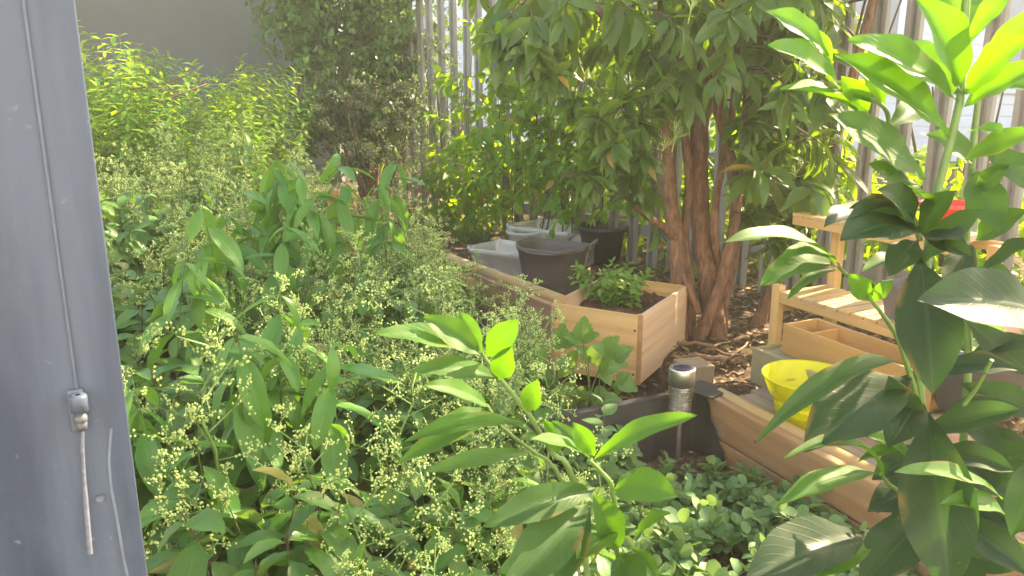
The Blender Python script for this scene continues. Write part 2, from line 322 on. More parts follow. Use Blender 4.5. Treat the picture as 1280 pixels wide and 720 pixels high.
# ---------------------------------------------------------------- leaves
def prof_lance(u): return np.sin(np.pi * np.clip(u, 0, 1) ** 0.85) ** 0.8
def prof_oblance(u): return np.sin(np.pi * np.clip(u, 0, 1) ** 1.15) ** 0.9
def prof_ovate(u): return np.sin(np.pi * np.clip(u, 0, 1) ** 0.62) ** 0.75
def prof_blade(u): return (1 - u) ** 0.6 * np.minimum(1, u * 12 + 0.4)
def prof_round(u): return np.sqrt(np.clip(1 - (2 * u - 1) ** 2, 0, 1)) ** 0.9
def saw(base, n, a):
    return lambda u: base(u) * (1 + a * (((u * n) % 1.0) * -1.6 + 0.8))
class Leaves:
    def __init__(s, prof=prof_lance, st=6, across=3): s.prof = prof; s.st = st; s.ac = across; s.rows = []
    def add(s, o, d, n, L, W, curl=0.5, fold=0.3, wave=0.0, rnd=None):
        s.rows.append((*o, *d, *n, L, W, curl, fold, wave, rng.random() if rnd is None else rnd))
    def mesh(s, name):
        A = np.array(s.rows, dtype=np.float64); n = len(A)
        o, d, nn = A[:, 0:3], A[:, 3:6], A[:, 6:9]
        d = d / np.linalg.norm(d, axis=1, keepdims=True)
        nn = nn - d * (nn * d).sum(1, keepdims=True); ln = np.linalg.norm(nn, axis=1, keepdims=True)
        nn = np.where(ln < 1e-4, np.array([[0.3, 0.4, 0.86]]), nn / np.maximum(ln, 1e-6))
        sd_ = np.cross(d, nn)
        L, W, K, Fd, Wv, rn = (A[:, i:i + 1] for i in range(9, 15))
        u = np.linspace(0, 1, s.st); vv = np.linspace(-1, 1, s.ac)
        pw = s.prof(u); pw[0] = max(pw[0], 0.04); pw[-1] = max(pw[-1] * 0.5, 0.02)
        K = np.where(np.abs(K) < 1e-3, 1e-3, K)
        cx = L * np.sin(K * u) / K; cz = -L * (1 - np.cos(K * u)) / K            # n x st
        tnx, tnz = np.sin(K * u), np.cos(K * u)                                 # normal along the arc
        V = np.zeros((n, s.st, s.ac, 3))
        wob = Wv * np.sin(u * 17 + rn * 30)
        for j, v in enumerate(vv):
            off = W * 0.5 * pw[None, :] * v
            sx = off * np.cos(Fd); up = np.abs(off) * np.sin(Fd) + (wob * W * abs(v) if s.ac else 0) * (1 if v > 0 else -1)
            px_ = cx + up * tnx; pz_ = cz + up * tnz
            V[:, :, j, :] = o[:, None, :] + d[:, None, :] * px_[..., None] + nn[:, None, :] * pz_[..., None] + sd_[:, None, :] * sx[..., None]
        nv = s.st * s.ac; V = V.reshape(-1, 3)
        q = []
        for i in range(s.st - 1):
            for j in range(s.ac - 1):
                a = i * s.ac + j; q.append((a, a + 1, a + s.ac + 1, a + s.ac))
        q = np.array(q); Q = (q[None] + (np.arange(n) * nv)[:, None, None]).reshape(-1)
        me = bpy.data.meshes.new(name); nq = len(Q) // 4
        me.vertices.add(len(V)); me.vertices.foreach_set('co', V.ravel())
        me.loops.add(len(Q)); me.loops.foreach_set('vertex_index', Q.astype(np.int32))
        me.polygons.add(nq); me.polygons.foreach_set('loop_start', np.arange(0, nq * 4, 4, dtype=np.int32))
        me.polygons.foreach_set('use_smooth', np.ones(nq, dtype=bool))
        uvt = np.array([(uu, (v + 1) / 2) for uu in u for v in vv])
        uvl = me.uv_layers.new(name='UVMap'); uvl.data.foreach_set('uv', np.tile(uvt, (n, 1))[Q].ravel())
        at_ = me.attributes.new('rnd', 'FLOAT', 'POINT'); at_.data.foreach_set('value', np.repeat(rn.ravel(), nv).astype(np.float32))
        me.update(calc_edges=True); me.validate(); return me
    def build(s, name, mat, parent=None): return link(name, s.mesh(name), mat, parent)

UP = Vector((0, 0, 1))
def shoot(lv, tb, p0, d, length, nodes, L, wr, droop=0.1, start=0.25, spread=60, per=2, grav=0.25, r=0.003, curl=0.6, fold=0.35, tipw=True, rlo=0, rhi=1, wave=0.0):
    """one leafy stem; returns its tip point and direction"""
    d = Vector(d).normalized(); p0 = Vector(p0)
    bend = Vector((uni(-1, 1), uni(-1, 1), 0)) * 0.12 * length
    def P(t): return p0 + d * length * t + bend * t * t - UP * droop * length * t * t
    if tb is not None: tb.tube([P(i / 5) for i in range(6)], [r * (1 - 0.7 * i / 5) for i in range(6)], 5, False)
    az = uni(0, 6.28)
    for k in range(nodes):
        t = start + (1 - start) * (k + 0.5) / nodes
        T = (P(min(1, t + .02)) - P(t - .02)).normalized()
        a = T.cross(UP if abs(T.z) < 0.95 else Vector((1, 0, 0))).normalized(); b = T.cross(a)
        az += (1.57 if per == 2 else 2.4)
        for j in range(per):
            q = az + 2 * math.pi * j / per + uni(-.3, .3)
            rad = a * math.cos(q) + b * math.sin(q)
            sp = R(spread * uni(.7, 1.25)) * (1 if k < nodes - 1 or not tipw else 0.6)
            ld = (T * math.cos(sp) + rad * math.sin(sp) - UP * grav * uni(.3, 1.5)).normalized()
            nn = (UP * 0.9 + T * 0.5 + rv(.35))
            ll = L * uni(.7, 1.2) * (1 if k < nodes - 1 else .8)
            lv.add(P(t) + rad * r, ld, nn, ll, ll * wr * uni(.85, 1.15), curl * uni(.3, 1.6), fold * uni(.5, 1.5), wave, uni(rlo, rhi))
    return P(1), (P(1) - P(.9)).normalized()

# ---------------------------------------------------------------- ground and structure
def ground_h(x, y):
    k = smooth(.66, .5, x) * .36
    return 0.09 * smooth(2.25 + k, 2.45 + k * 1.2, y) * smooth(-0.32, -0.12, x + (y - 3.0) * 0.55) + 0.10 * smooth(4.0, 6.5, y) * smooth(-0.2, -1.2, x)
gx = np.concatenate([-np.geomspace(200, 3.2, 20), np.linspace(-3, 3, 121), np.geomspace(3.2, 200, 20)])
gy = np.concatenate([-np.geomspace(200, 0.7, 20), np.linspace(-.6, 8, 173), np.geomspace(8.2, 200, 20)])
gm = MB(); gv = []
for y in gy:
    for x in gx:
        z = ground_h(x, y)
        if abs(x) < 3.1 and -0.6 < y < 8: z += 0.008 * math.sin(x * 23 + y * 7) * math.cos(y * 19 - x * 5) + uni(-.006, .006)
        gv.append((x, y, z))
nx = len(gx)
gm.add(gv, [(j * nx + i, j * nx + i + 1, (j + 1) * nx + i + 1, (j + 1) * nx + i) for j in range(len(gy) - 1) for i in range(nx - 1)], True)
struct(gm.build('ground', M['soil']), 'bare brown garden soil')

# mulch of bark chips and dead leaves
ml = Leaves(prof_ovate, 4, 3)
for _ in range(6000):
    if rng.random() < 0.75: x, y = uni(0.3, 1.9), uni(2.15, 4.2)
    else: x, y = uni(-1.2, 0.4), uni(4.0, 7.0)
    a = uni(0, 6.28); L = uni(.015, .045) * (1.5 if rng.random() < .12 else 1)
    ml.add((x, y, ground_h(x, y) + uni(.006, .022)), (math.cos(a), math.sin(a), uni(-.3, .3)), (uni(-.5, .5), uni(-.5, .5), 1), L, L * uni(.12, .5), uni(-.5, .5), uni(-.3, .4))
for _ in range(350):
    a = uni(0, 6.28); x, y = .30 + uni(-.3, .35), 1.85 + uni(-.35, .2); L = uni(.012, .04)
    if (Vector((x, y, 0)) - Vector((.52, 2.10, 0))).dot(Vector((.907, .42, 0))) < -.02: ml.add((x, y, .056 + uni(0, .012)), (math.cos(a), math.sin(a), uni(-.3, .3)), (uni(-.5, .5), uni(-.5, .5), 1), L, L * uni(.15, .5), uni(-.5, .5), .2)
tag(ml.build('dead_leaves', M['dry']), 'brown bark chips and dead leaves littering the soil', 'mulch', kind='stuff')

# back wall
wl = MB(); wl.box(-8, -1.55, 7.3, 7.5, -.1, 3.0)
tag(wl.build('rendered_wall', M['wall'], bevel=.01), 'plain dark grey rendered wall behind the yellow-green nettles', 'wall')

# white building beyond the fence
bd = thing('clad_building', 'white building with horizontal cladding and grey windows beyond the fence', 'building', (-3.0, 15.0, 0), math.atan2(-7.2, 14))
body = MB(); body.box(0, 17, 0, 5, 0, 3.6); body.build('wall', M['white_clad'], bd)
cl = MB()
for i in range(24): cl.box(-.02, 17.02, -.022, 0.01, .1 + i * .145, .1 + i * .145 + .118)
cl.build('cladding', M['white_clad'], bd)
for i in range(7):
    x = 1.0 + i * 2.3
    wn = board('window', M['white_clad'], bd, x - .08, x + 1.18, -.07, -.024, .95, 2.35, .005)
    board('pane', M['window'], wn, x, x + 1.1, -.08, -.072, 1.03, 2.27, 0)
    fr = MB(); fr.box(x + .53, x + .57, -.095, -.082, 1.03, 2.27); fr.box(x, x + 1.1, -.099, -.0955, 1.6, 1.64); fr.build('glazing_bar', M['white_clad'], wn)
board('roof', M['grey_pot'], bd, -.3, 17.3, -.35, 5.3, 3.6, 3.75, .01)

# palisade fence
FA = Vector((-0.6, 5.97, 0)); FD = Vector((0.62, -0.785, 0)).normalized()
fang = math.atan2(FD.y, FD.x)
fence = thing('palisade_fence', 'tall grey steel palisade fence behind the trees', 'fence', FA, fang)
pm = MB(); prof = [(-.036, .004), (-.030, -.012), (-.014, -.012), (-.006, .012), (.006, .012), (.014, -.012), (.030, -.012), (.036, .004)]
prof = prof + [(x, y + .004) for x, y in reversed(prof)]
zs = [(.04, 1), (2.45, 1), (2.60, .15)]
pm.rings([[(x * k, y, z) for x, y in prof] for z, k in zs])
pme = pm.mesh('paling'); pme.polygons.foreach_set('use_smooth', [False] * len(pme.polygons)); pme.materials.append(M['paling'])
for i in range(45):
    p = link('paling', pme, None, fence, (-1.1 + i * .143, 0, uni(-.01, .01)), (uni(-.008, .008), uni(-.008, .008), 0))
for z in (.27, 2.1):
    rl = MB(); rl.box(-1.3, 5.4, .016, .058, z, z + .045); rl.box(-1.3, 5.4, .016, .022, z - .02, z); rl.build('rail', M['paling'], fence, bevel=.003)

hw = MB(); hw.box(-5, 5, -1.5, -1.3, -.1, 3.6)  # wall outside the view, kept pale so it bounces fill light
tag(hw.build('unseen_house_wall', M['white_clad'], bevel=.01), 'unseen pale house wall behind the metal door, added to bounce fill light', 'wall')
# dark metal door at the left edge
da = at(139, 360, .72); db = Vector((da.x - .56, da.y - .32, 0)); ddir = (Vector((da.x, da.y, 0)) - db).normalized()
door = thing('metal_door', 'dark grey painted metal door leaf at the left edge with hanging cord', 'door', (db.x, db.y, 0), math.atan2(ddir.y, ddir.x))
DL = (Vector((da.x, da.y, 0)) - db).length
board('door_leaf', M['door'], door, 0, DL, 0, .038, .02, 2.1, .0012)
def door_local(px, py):   # point on the door's front face seen at this pixel
    r = ray(px, py); nrm = Vector((ddir.y, -ddir.x, 0)); t = (db - CAM).dot(nrm) / r.dot(nrm); q = CAM + r * t - Vector((db.x, db.y, 0))
    return q.dot(ddir), q.z
sx_, _ = door_local(62, 200)
x_, z_ = door_local(96, 508)
m = MB(); m.tube([(x_ + .002, -.001, z_), (sx_ * .5 + x_ * .5, -.001, z_ + .3), (sx_, -.001, 2.08)], .0017, 8); m.build('seam_rod', M['grey_plastic'], door)
gd = MB(); gd.box(x_ - .007, x_ + .007, -.005, -.0005, z_ - .024, z_ + .018); gdo = gd.build('guide_bracket', M['grey_plastic'], door, bevel=.003)
g2 = MB(); g2.lathe([(.0025, -.008), (.0075, -.007), (.0078, .007), (.007, .009), (.0025, .0095)], 18, (x_ + .002, -.012, z_ + .006)); g2.build('guide_collar', M['grey_plastic'], gdo)
g3 = MB(); g3.lathe([(.0, -.026), (.004, -.026), (.005, -.019), (.004, -.018), (.0055, -.017), (.0055, -.012), (.0035, -.011), (.0035, 0)], 14, (x_ + .002, -.011, z_ + .006)); g3.build('rod_end', M['brass'], gdo)
xc, zc = door_local(112, 684)
cpts = [(x_ + .002 + (xc - x_ - .002) * (i / 9) ** .7 , -.009 + .004 * math.sin(i / 2), z_ - .02 + (zc - z_ + .02) * i / 9) for i in range(10)]
m = MB(); m.tube(cpts, [.0016 if i < 5 else .0023 for i in range(10)], 7); m.build('cord', M['cord'], door)
xs, zs_ = door_local(125, 622)
m = MB(); m.lathe([(.004, .0015), (.0035, 0), (.0, 0)], 16, (0, 0, 0)); m.build('screw', M['mark'], door, (xs, -.001, zs_), (R(90), 0, 0))
sc_pts = [door_local(a, b) for a, b in ((139, 535), (136, 575), (139, 610), (145, 640), (150, 670), (155, 700), (163, 735))]
m = MB()
m.add([(x - .0012, -.0006, z) for x, z in sc_pts] + [(x + .0012, -.0006, z) for x, z in sc_pts], [(i, i + 1, i + 8, i + 7) for i in range(6)])
m.build('paint_drip', M['mark'], door)

# ---------------------------------------------------------------- raised beds, deck, shelf
# left plank bed
ba = at(685, 381, 2.70); bb = at(589, 346, 3.16); bv = Vector((ba.x - bb.x, ba.y - bb.y, 0)); BL = bv.length; bang = math.atan2(bv.y, bv.x)
pb = thing('plank_bed', 'brown plank raised bed left of the wooden crate', 'raised bed', (bb.x, bb.y, 0), bang)
board('long_board', M['bed_wood'], pb, -.0, BL + .02, 0, .028, .165, .31, .003)
board('long_board', M['bed_wood'], pb, -.0, BL + .02, 0, .028, .01, .158, .003)
board('end_board', M['bed_wood'], pb, -.028, -.002, -.62, .028, .01, .31, .003)
board('long_board', M['bed_wood'], pb, -.0, BL + .02, -.65, -.622, .01, .30, .003)
board('end_board', M['bed_wood'], pb, BL - .005, BL + .02, -.62, -.003, .01, .155, .003)
board('corner_post', M['bed_wood'], pb, .002, .042, -.045, -.002, .0, .30, .003)
board('soil_fill', M['compost'], pb, 0, BL, -.62, -.005, .0, .12, 0)
for (x0, dy, dz, L_, r_, lab) in ((-.55, .055, .312, 1.10, .025, 'thick split bamboo pole lying along the top of the plank bed'), (-.9, .11, .285, .62, .022, 'second bamboo pole half hidden behind the flower sprays')):
    m = MB(); pts, rr = [], []
    for i in range(41):
        x = x0 + L_ * i / 40; node = abs((x * 4.2 + .13) % 1 - .5) < .025
        pts.append((x, 0, 0)); rr.append(r_ * (1.13 if node else 1))
    m.tube(pts, rr, 12)
    bp = tag(m.build('bamboo_pole', M['bamboo'], None, (bb.x, bb.y, dz)), lab, 'pole', 'bamboo poles by the plank bed')
    bp.rotation_euler = (0, 0, bang); bp.location = Vector((bb.x, bb.y, dz)) + Vector((-math.sin(bang), math.cos(bang), 0)) * dy
m = MB()
for k, (x, y) in enumerate(((.10, -.20), (.16, -.24))):
    M_ = Matrix.Translation((x, y, .21)) @ Matrix.Rotation(R(20 + k * 14), 4, 'Z') @ Matrix.Rotation(R(8), 4, 'Y')
    vs = [M_ @ Vector((i * .01, math.cos(a) * .017, math.sin(a) * .017)) for i in (0, 10) for a in [j * .628 for j in range(10)]]
    m.add(vs, [(i, (i + 1) % 10, 10 + (i + 1) % 10, 10 + i) for i in range(10)] + [tuple(range(10)), tuple(range(19, 9, -1))], True)
wp = m.build('pipe_offcuts', M['white_pvc'], None, (bb.x, bb.y, 0), (0, 0, bang)); tag(wp, 'two short white plastic pipe pieces lying in the plank bed', 'pipe')

# lined bed in front
C0 = Vector((.52, 2.10, 0)); E1 = Vector((.42, -.907, 0)).normalized(); lang = math.atan2(E1.y, E1.x)   # local x along E1, local -y towards the bed's inside
lb = thing('lined_bed', 'raised bed lined with black plastic below the wooden crate', 'raised bed', C0, lang)
board('front_board', M['orange_board'], lb, .0, 1.25, 0, .026, .118, .225, .003)
board('front_board', M['orange_board'], lb, .0, 1.25, 0, .026, .0, .113, .003)
def screws(parent, pts, rot):
    for p_ in pts:
        m_ = MB(); m_.lathe([(.0045, 0), (.004, .0012), (.0, .0008)], 12); m_.build('screw', M['brass'], parent, p_, rot)
screws(lb, [(x_q, -.0003, z_q) for x_q in (.24, .62, 1.02) for z_q in (.05, .17)], (R(90), 0, 0))
board('back_board', M['liner'], lb, -.03, -.003, -.85, .026, .0, .222, .004)
m = MB(); nL = 18
edge = [(0.0, .01), (.0, .22), (.045, .215), (.06, .19), (.075, .16), (.10, .11), (.13, .06), (.15, .02)]
vs = []; fs = []
# liner: back sheet with folds and a corner sheet that ends in a ragged edge over the front board
for j in range(12):
    z = .02 + .205 * j / 11
    for i in range(28):
        y = -.82 + .80 * i / 27
        vs.append((.006 + .008 * math.sin(y * 31 + z * 6) + .006 * math.sin(y * 67), y, z))
fs = [(j * 28 + i, j * 28 + i + 1, (j + 1) * 28 + i + 1, (j + 1) * 28 + i) for j in range(11) for i in range(27)]
m.add(vs, fs, True)
vs = []
for j in range(12):
    z = .02 + .20 * j / 11; xe = .05 + .13 * (1 - j / 11) ** 1.15 + .006 * math.sin(j * 2.1)
    for i in range(10):
        x = .004 + xe * i / 9
        vs.append((x, -.006 - .007 * math.sin(x * 45 + 1) ** 2 - (.012 if i == 0 else 0), z))
m.add(vs, [(j * 10 + i, j * 10 + i + 1, (j + 1) * 10 + i + 1, (j + 1) * 10 + i) for j in range(11) for i in range(9)], True)
m.build('liner_sheet', M['liner'], lb)
m = MB(); m.box(-.03, .07, -.035, .06, .226, .230, Matrix.Rotation(.35, 4, 'Z')); m.build('corner_flap', M['liner'], lb)
m = MB(); sv = []
for j in range(26):
    for i in range(40):
        x, y = 1.25 * i / 39, -.012 - .83 * j / 25
        sv.append((x, y, .045 + .01 * math.sin(x * 21) * math.cos(y * 17) + uni(-.007, .007)))
m.add(sv, [(j * 40 + i, j * 40 + i + 1, (j + 1) * 40 + i + 1, (j + 1) * 40 + i) for j in range(25) for i in range(39)], True)
m.build('soil_fill', M['soil'], lb)
def L2W(a, b, z=0): return C0 + E1 * a + Vector((-E1.y, E1.x, 0)) * b + UP * z

# deck behind it
dk = thing('plank_deck', 'weathered grey plank step behind the orange boards', 'deck', C0, lang)
for i, (b0, b1, x0) in enumerate(((.078, .175, .03), (.181, .285, .01), (.291, .40, .06), (.406, .50, .1))):
    board('plank', M['old_plank'], dk, x0, 1.22, b0, b1, .168, .198 + uni(-.003, .003), .004)
for x in (.12, .7, 1.15): board('bearer', M['old_plank'], dk, x, x + .05, .05, .5, .03, .166, .003)
m = MB(); pts, rr = [], []
for i in range(41):
    x = .03 + .95 * i / 40; pts.append((x, 0, 0)); rr.append(.021 * (1.12 if abs((x * 3.7) % 1 - .5) < .03 else 1))
m.tube(pts, rr, 12)
bp = tag(m.build('bamboo_pole', M['bamboo'], None, L2W(0, .052, .212), (0, 0, lang)), 'bamboo pole lying between the orange board and grey planks', 'pole')

# shelf
sh = thing('slatted_shelf', 'two tier pine slatted shelf before the fence', 'shelf', (.87, 2.515, .09), math.atan2(-.89, .45))
SL = .56; SD = .20
def tier(z, x0, y0, L_, D_):
    board('shelf_rail', M['shelf_wood'], sh, x0, x0 + L_, y0, y0 + .018, z - .028, z - .001, .0015)
    board('shelf_rail', M['shelf_wood'], sh, x0, x0 + L_, y0 + D_ - .018, y0 + D_, z - .028, z - .001, .0015)
    n = int(L_ / .047)
    for i in range(n):
        board('slat', M['slat'], sh, x0 + i * .047 + .002, x0 + i * .047 + .042, y0 - .004, y0 + D_ + .004, z, z + .011, .0015)
tier(.302, .0, .0, SL, SD)
tier(.545, -.06, .09, SL + .04, .18)
for x in (.0, SL - .035):
    board('post', M['shelf_post'], sh, x - .034, x - .002, -.002, .026, 0, .33, .002)
    board('post', M['shelf_post'], sh, x + .004, x + .036, SD + .005, SD + .035, 0, .54, .002)
    board('brace', M['shelf_wood'], sh, x - .03, x - .004, .03, SD + .004, .24, .268, .002)

# boxes on the deck
gb = thing('storage_box', 'green-grey wooden box under the long pine trough', 'box', L2W(-.04, .222, .201), lang)
board('front_panel', M['grey_green_wood'], gb, 0, .58, 0, .012, 0, .106); board('back_panel', M['grey_green_wood'], gb, 0, .58, .20, .212, 0, .106)
board('side_panel', M['grey_green_wood'], gb, 0, .012, .0125, .1995, 0, .106); board('side_panel', M['grey_green_wood'], gb, .568, .58, .0125, .1995, 0, .106)
board('lid', M['grey_green_wood'], gb, .0125, .5675, .0125, .1995, .086, .095)
tr = thing('pine_trough', 'long empty pine trough standing on the green-grey box', 'box', L2W(.01, .285, .298), lang)
TL, TW, TH = .49, .13, .088
board('front_panel', M['box_wood'], tr, 0, TL, 0, .008, 0, TH); board('back_panel', M['box_wood'], tr, 0, TL, TW - .008, TW, 0, TH)
board('end_panel', M['box_wood'], tr, .0, .010, .0085, TW - .0085, 0, TH); board('end_panel', M['box_wood'], tr, TL - .010, TL, .0085, TW - .0085, 0, TH)
board('divider', M['box_wood'], tr, .085, .093, .0085, TW - .0085, .01, TH - .006); board('bottom_panel', M['box_wood'], tr, .011, TL - .011, .009, TW - .009, .001, .008)

# yellow pot
yp = thing('yellow_pot', 'bright yellow plastic pot on the plank deck', 'pot', L2W(.25, .155, .2))
m = MB(); m.lathe([(0, .002), (.074, .0), (.084, .066), (.085, .072), (.096, .074), (.116, .124), (.1195, .127), (.118, .130), (.114, .126), (.0935, .079), (.077, .070), (.065, .006), (0, .006)], 48)
me = m.mesh('pot_body'); me.attributes.new('rnd', 'FLOAT', 'POINT'); me.uv_layers.new(name='UVMap'); link('pot_body', me, M['yellow'], yp)
m = MB(); m.lathe([(.0805, .045), (.083, .046), (.0845, .056), (.083, .058), (.0815, .056)], 48)
me = m.mesh('rim_band'); me.attributes.new('rnd', 'FLOAT', 'POINT'); me.uv_layers.new(name='UVMap'); link('rim_band', me, M['yellow'], yp)

# red bowl, grey pots on the right
rp = MB(); rp.lathe([(0, .001), (.05, 0), (.072, .070), (.080, .073), (.080, .086), (.074, .086), (.066, .070), (.046, .006), (0, .006)], 40)
shM = Matrix.Translation((.87, 2.515, .09)) @ Matrix.Rotation(math.atan2(-.89, .45), 4, 'Z')
def shl(x, y, z): return shM @ Vector((x, y, z))
tag(rp.build('red_pot', M['red'], None, shl(.42, .18, .557)), 'red plastic pot on the top tier of the shelf', 'pot')
def nursery_pot(r, h, label, loc, mat, group=None, name='nursery_pot'):
    o = thing(name, label, 'pot', loc, 0, group)
    m = MB(); m.lathe([(0, .0), (r * .74, 0), (r * .95, h * .86), (r * 1.03, h * .87), (r * 1.05, h), (r * .98, h), (r * .92, h * .86), (r * .72, .006), (0, .006)], 40); m.build('pot_body', mat, o)
    m = MB(); m.lathe([(r * .90, h * .80), (0, h * .82)], 30); m.build('soil_fill', M['compost'], o); return o
m = MB(); m.rings([[(sx * k, sy * k, z) for sx, sy in ((-.05, -.05), (.05, -.05), (.05, .05), (-.05, .05))] for z, k in ((0, .75), (.09, 1), (.09, 1.06), (.105, 1.06), (.105, .96), (.004, .7), (.004, 0))])
sp_ = m.build('square_pot', M['grey_pot'], None, shl(.40, .08, .315), (0, 0, -1.1), .002); tag(sp_, 'square grey pot on the lower shelf tier', 'pot')
nursery_pot(.105, .16, 'dark grey round pot on the deck right of the pine trough', at(1222, 480, 1.72) + Vector((0, 0, -.06)), M['grey_pot'])
nursery_pot(.11, .18, 'tan clay pot at the right edge of the photo', at(1310, 470, 1.80) + Vector((0, 0, -.08)), M['brick'], None, 'clay_pot')

# crate
CA = math.atan2(-.229, .398)
ck = thing('pine_crate', 'pale pine crate filled with soil in the middle of the garden', 'crate', (.134, 2.70, .070), CA)
CW, CD, CH, ct = .338, .485, .243, .013
board('front_panel', M['crate_front'], ck, 0, CW, 0, ct, 0, CH); board('back_panel', M['crate_front'], ck, 0, CW, CD - ct, CD, 0, CH)
board('side_panel', M['crate_lit_side'], ck, 0, ct, ct + .0005, CD - ct - .0005, 0, CH); board('side_panel', M['crate_lit_side'], ck, CW - ct, CW - .0005, ct + .0005, CD - ct - .0005, 0, CH)
board('bottom_panel', M['crate_front'], ck, ct, CW - ct, ct, CD - ct, 0, .01)
m = MB()
m.box(CW - .0122, CW + .0006, -.0009, .0134, .001, CH + .0006); m.box(-.0006, .0122, -.0009, .0134, .001, CH + .0006)
for z in (.05, .105, .16): m.box(CW - .0015, CW + .0009, .014, .026, z, z + .002)
m.build('corner_strip', M['crate_joint'], ck)
m = MB(); sv = []; g = 30
for j in range(g + 1):
    for i in range(g + 1):
        x, y = ct + (CW - 2 * ct) * i / g, ct + (CD - 2 * ct) * j / g
        sv.append((x, y, CH - .052 + .012 * math.sin(x * 25) * math.cos(y * 19) + uni(-.006, .006)))
m.add(sv, [(j * (g + 1) + i, j * (g + 1) + i + 1, (j + 1) * (g + 1) + i + 1, (j + 1) * (g + 1) + i) for j in range(g) for i in range(g)], True)
m.build('soil_fill', M['compost'], ck)
screws(ck, [(x_q, -.0003, z_q) for x_q in (.022, CW - .022) for z_q in (.035, .19)], (R(90), 0, 0))
ckM = Matrix.Translation((.134, 2.70, .070)) @ Matrix.Rotation(CA, 4, 'Z')
# pea plant in it
pp = thing('pea_plant', 'small bright green plant growing in the pine crate', 'plant', ckM @ Vector((.15, .27, CH - .05)))
lv, tb = Leaves(prof_round, 5, 3), MB()
for i in range(30):
    a = uni(0, 6.28); p = (uni(-.07, .06), uni(-.08, .08), -.01)
    shoot(lv, tb, p, (math.cos(a) * .5 - .15, math.sin(a) * .5, 1), uni(.10, .27), 8, .034, .62, .25, .15, 65, 2, .05, .0016, .4, .3)
lv.build('foliage', M['pea'], pp); tb.build('stem', M['green_stem'], pp)
# curled root on the soil
m = MB(); c0 = ckM @ Vector((CW - .045, .12, CH - .045))
m.tube([c0 + Vector((math.cos(t) * .018, math.sin(t) * .022 - .01, .012 * math.sin(t * .8))) for t in [i * .45 for i in range(9)]], .003, 6)
tag(m.build('curled_root', M['bamboo']), 'pale curled root lying on the crate soil', 'root')
# log blocks under the crate corner
m = MB(); m.box(-.05, .05, -.05, .05, 0, .165)
q = at(835, 476, 2.55); tag(m.build('wood_block', M['old_plank'], None, (.60, 2.50, .0), (0, 0, .3), .004), 'rough brown wood block beside the crate foot', 'block')

# bucket: rounded-rectangle mop bucket with a spout lip and a wire handle
def rrect(wx, wy, r, n=8):
    pts = []
    for cx, cy, a0 in ((wx - r, wy - r, 0), (-wx + r, wy - r, 90), (-wx + r, -wy + r, 180), (wx - r, -wy + r, 270)):
        for k in range(n): a = R(a0 + 90 * k / (n - 1)); pts.append((cx + r * math.cos(a), cy + r * math.sin(a)))
    return pts
bk0 = ground_at(690, 366, .095)
bk = thing('mop_bucket', 'dark grey plastic mop bucket with wire handle behind the crate', 'bucket', bk0, R(-32))
lip = lambda x: .010 * smooth(.08, .16, abs(x))
m = MB(); rr = []
for z, k in ((.0, .74), (.03, .76), (.12, .86), (.205, .955)): rr.append([(x * k, y * k, z) for x, y in rrect(.165, .130, .10)])
for dz, k in ((.207, 1.0), (.228, 1.02), (.231, .985), (.205, .94), (.12, .835), (.03, .74), (.008, .70)):
    rr.append([(x * k, y * k, dz + (lip(x) if dz > .2 else 0)) for x, y in rrect(.165, .130, .10)])
rr.append([(x * .01, y * .01, .008) for x, y in rrect(.165, .130, .10)])
m.rings(rr); m.build('bucket_body', M['bucket'], bk)
m = MB(); hp = []
for i in range(21):
    t = math.pi * i / 20; hp.append((math.cos(t) * .172, -.008 - math.sin(t) * .132, .224 - .008 * math.sin(t) + .004 * math.cos(2 * t)))
m.tube(hp, .0038, 7); m.build('handle', M['grey_pot'], bk)
# black pot behind
nursery_pot(.135, .2, 'large black plant pot behind the bucket under the tree', ground_at(752, 325, .095), M['black_pot'])
nursery_pot(.11, .13, 'brown empty pot sunk in dry leaves before the grass tuft', ground_at(572, 263, .09) + Vector((0, 0, -.02)), M['terracotta_pot'], None, 'clay_pot')

# clear plastic tubs
def tub(wx, wy, h, loc, rz, label, tilt=0):
    o = thing('clear_tub', label, 'plastic tub', loc, rz, 'clear plastic tubs behind the bucket'); o.rotation_euler = (tilt, 0, rz)
    m = MB(); rr = []
    for z, k in ((0, .86), (.01, .88), (h * .82, .97), (h * .84, 1.05), (h, 1.06), (h, 1.0), (h * .84, .955), (.02, .865), (.012, .83)): rr.append([(x * k, y * k, z) for x, y in rrect(wx, wy, .03, 5)])
    rr = [[(x + .006 * math.sin(z * 50 + k * 1.9), y + .006 * math.cos(z * 43 + k * 2.3), z + (.007 * math.sin(k * 1.3) if z > .05 else 0)) for k, (x, y, z) in enumerate(r_)] for r_ in rr]
    rr.append([(0, 0, .012)] * len(rr[0])); m.rings(rr); m.build('tub_body', M['clear'], o)
    return o
tub(.17, .13, .16, ground_at(637, 346, .09), R(-35), 'clear plastic tub left of the dark bucket')
tub(.17, .14, .15, ground_at(706, 330, .09), R(-20), 'clear plastic tub between the dark bucket and black pot')
tub(.22, .15, .16, ground_at(690, 315, .09), R(-40), 'cloudy plastic tub directly behind the dark bucket')
tub(.16, .12, .26, ground_at(745, 303, .10), R(15), 'rearmost clear tub leaning under the tree branches', R(12))
rd = thing('round_tub', 'round clear plastic tub among the square ones', 'plastic tub', ground_at(655, 318, .09) + Vector((0, 0, .0)))
m = MB(); m.lathe([(0, .0), (.085, 0), (.10, .12), (.108, .125), (.108, .145), (.10, .145), (.09, .11), (.078, .01), (0, .01)], 32); m.build('tub_body', M['clear'], rd)

